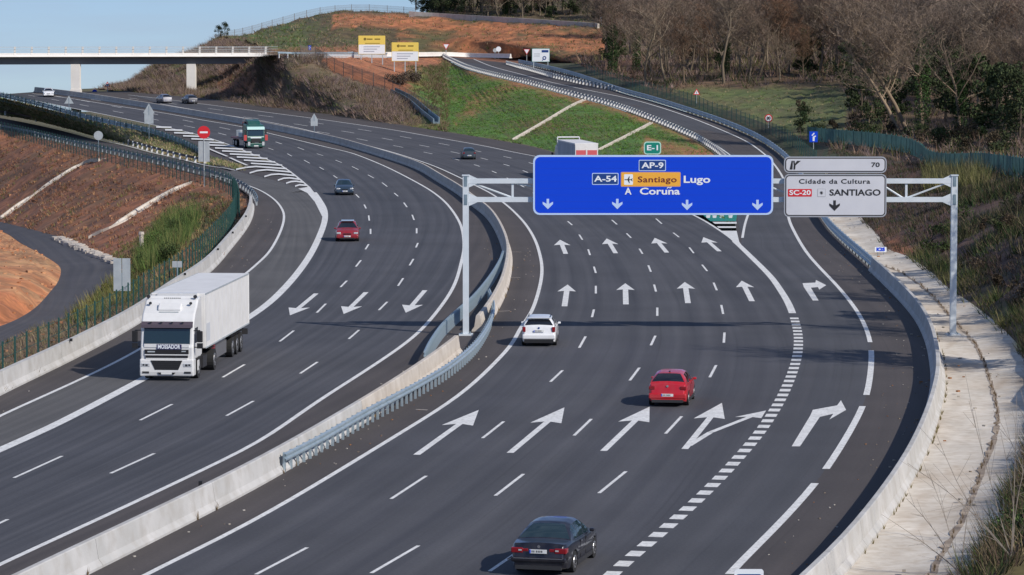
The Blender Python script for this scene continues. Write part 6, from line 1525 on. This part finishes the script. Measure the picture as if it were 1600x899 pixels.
for i in range(26):
    x = rs.uniform(1440, 1640); y = rs.uniform(300, 560)
    if y > 400+(x-1440)*.5: continue
    bush(GT(x, y), rs.uniform(.4, 1.0), rs.uniform(.5, 1.4), pick((.05,.075,.025), (.08,.06,.04), (.10,.11,.05)), 'rough bush growing on the brown slope behind the right gantry post', 400, G5, leaf=.08)
bush(GT(1590, 845), .8, 1.1, (.06,.10,.03), 'green leafy bush at the lower right corner by the apron', 1100, leaf=.06); bush(GT(1575, 880), .6, .8, (.07,.10,.035), 'small green bush at the bottom edge right of the gutter', 800, leaf=.05)
bush(GT(240, 395), 1.3, 1.8, (.06,.11,.025), 'green broom bush beside the tan post on the embankment', 900, leaf=.07); bush(GT(640, 127), 2.4, 1.2, (.09,.07,.055), 'dark bramble patch at the top of the green slope', 2200, leaf=.12)
bush(GT(618, 130), 2.2, 1.1, (.09,.07,.055), 'dark bramble patch left of the other at the top of the slope', 2000, leaf=.12)
# thin pale saplings in front of the apron
def sapling(pos, tips_, label):
    t = thing('bare_sapling', label, 'sapling', pos); mb = MB(); r = np.random.RandomState(5+int(abs(pos[1])*7) % 100)
    for (dx, dz, dy) in tips_:
        a = np.zeros(3); b = np.array([dx, dy, dz]); prev = a; L_ = np.linalg.norm(b)
        bend = r.randn(3)*.06*L_
        pts = [a+(b-a)*k/6+bend*math.sin(math.pi*k/6) for k in range(7)]
        for k in range(6): mb.cyl(Vector(pts[k]), Vector(pts[k+1]), .016*(1-k/7)+.004, .016*(1-(k+1)/7)+.004, n=4, cap=False)
        for k in range(9):
            i = r.randint(1, 6); q = pts[i]; d = unit(unit(b)+r.randn(3)*.6)*L_*(.12+.25*r.rand()); mb.cyl(Vector(q), Vector(q+d), .006, .003, n=3, cap=False)
    mb.build('stems', BARK, parent=t, cols=[(.34, .29, .24)]*len(mb.v)); return t
sapling(GT(1580, 870), [(-2.2, 3.6, 0), (-1.2, 4.4, .3), (.1, 4.6, 0), (-2.9, 2.6, .5), (-.4, 3.6, -.4), (.6, 3.4, 0)], 'pale bare sapling fanning out over the apron at the lower right')
sapling(GT(1500, 895), [(-1.6, 2.2, 0), (-.9, 2.9, .2), (.3, 2.7, 0), (-2.3, 1.7, .2)], 'small pale bare sapling at the bottom edge over the gutter')
sapling(GT(1620, 800), [(-1.4, 3.2, 0), (-.5, 3.8, .3), (.4, 3.5, 0)], 'pale bare sapling at the right edge beside the apron')

# ---- grit, stones and dead leaves along the shoulders
gm = MB(); gc = []
def grit(W, o0, o1, n, smin=.03, smax=.09):
    T = arclen(W)[-1]; A = np.array([[v.x, v.y, v.z] for v in W]); al = arclen(W)
    for _ in range(n):
        s = rs.rand()*T; p = np.array([np.interp(s, al, A[:, k]) for k in range(3)]); q = np.array([np.interp(min(T, s+.5), al, A[:, k]) for k in range(3)]); t_ = q-p; t_ /= (np.linalg.norm(t_)+1e-6)
        o_ = rs.uniform(o0, o1); a = rs.uniform(smin, smax); c = (p[0]+t_[1]*o_, p[1]-t_[0]*o_, p[2]+lift(1.2, p[1])+a*.25)
        gm.box(c, (a*1.5, a, a*.6), rs.rand()*3); gc.extend([pick((.42,.38,.32), (.30,.24,.18), (.50,.47,.42), (.34,.16,.07))]*8)
near_ = [p for p in BR if p.y < 260]; grit(near_, -2.6, -.4, 110, .02, .05); grit(near_, -.9, -.38, 40, .04, .10)
grit([p for p in MED if p.y < 260], .5, 1.9, 70, .02, .06); grit([p for p in MED if p.y < 260], -1.7, -.5, 60, .02, .06); grit([p for p in SO if p.y < 300], .4, 2.2, 40, .02, .06); grit(resample(ap_mid, 1.0), -2.2, 2.5, 160, .04, .12)
gm.build('road_grit', FOL, cols=gc, kind='stuff')
# weeds growing from the wall joints and the edge of the apron
wv = []
def weeds(W, off, n, h, col):
    T = arclen(W)[-1]; A = np.array([[v.x, v.y, v.z] for v in W]); al = arclen(W); V_, C_ = [], []
    for _ in range(n):
        s = rs.rand()*T; p = np.array([np.interp(s, al, A[:, k]) for k in range(3)]); q = np.array([np.interp(min(T, s+.5), al, A[:, k]) for k in range(3)]); t_ = (q-p); t_ /= (np.linalg.norm(t_)+1e-6)
        c = np.array([p[0]+t_[1]*off, p[1]-t_[0]*off, p[2]]); nb = 7
        for b in range(nb):
            a = rs.rand()*6.283; hh = h*rs.uniform(.4, 1.2); r_ = h*.5
            V_ += [c+np.array([.012, 0, 0]), c-np.array([.012, 0, 0]), c+np.array([math.cos(a)*r_*rs.rand(), math.sin(a)*r_*rs.rand(), hh])]; C_.append(np.array(col)*rs.uniform(.6, 1.3))
    return V_, C_
a_, b_ = weeds(near_, .42, 90, .22, (.20,.17,.08)); c_, d_ = weeds([p for p in MED if 95 < p.y < 230], .38, 26, .3, (.22,.15,.07)); e_, f_ = weeds(gl, 0, 130, .22, (.18,.13,.08))
arr_mesh('wall_weeds', np.array(a_+c_+e_), 3, np.array(b_+d_+f_), FOL, 'stuff')

# rounded broom bushes in the green patch, and stones and clods on the bare earth
for i, (px, py, r_, h_, lb) in enumerate(((228,420,1.0,1.5,'lowest and leftmost green broom bush by the tan post'), (252,392,1.4,1.9,'dark green broom bush in the middle of the green patch'), (275,368,1.3,1.7,'green broom bush upper right of the middle one on the embankment'), (296,348,1.1,1.4,'topmost green broom bush near the bend of the fence'), (266,408,1.1,1.4,'green broom bush low on the right side of the patch'), (170,462,.7,.9,'yellowish bush between the service road and the fence'), (196,446,.7,.9,'small green bush at the corner of the service road'))):
    bush(GT(px, py), r_, h_, (.055,.085,.03) if i < 5 else (.14,.14,.04), lb, 1500, leaf=.06)
sm = MB(); sc = []
for nm, n, pal in (('earth_mound', 350, ((.46,.20,.10), (.48,.26,.14), (.36,.15,.07))), ('embankment', 900, ((.32,.15,.08), (.36,.19,.11), (.22,.11,.06), (.28,.13,.07))), ('shrub_slope', 0, ())):
    if not n: continue
    for p in samples(TP[nm], n):
        x, y = proj(p)
        if not (-30 < x < 420 and 200 < y < 600): continue
        a = rs.uniform(.06, .26)*(1 if rs.rand() < .9 else 1.8); sm.box((p[0], p[1], p[2]+a*.2), (a*1.5, a, a*.7), rs.rand()*3); sc.extend([pal[rs.randint(len(pal))]]*8)
sm.build('stones_and_clods', FOL, cols=sc, kind='stuff')
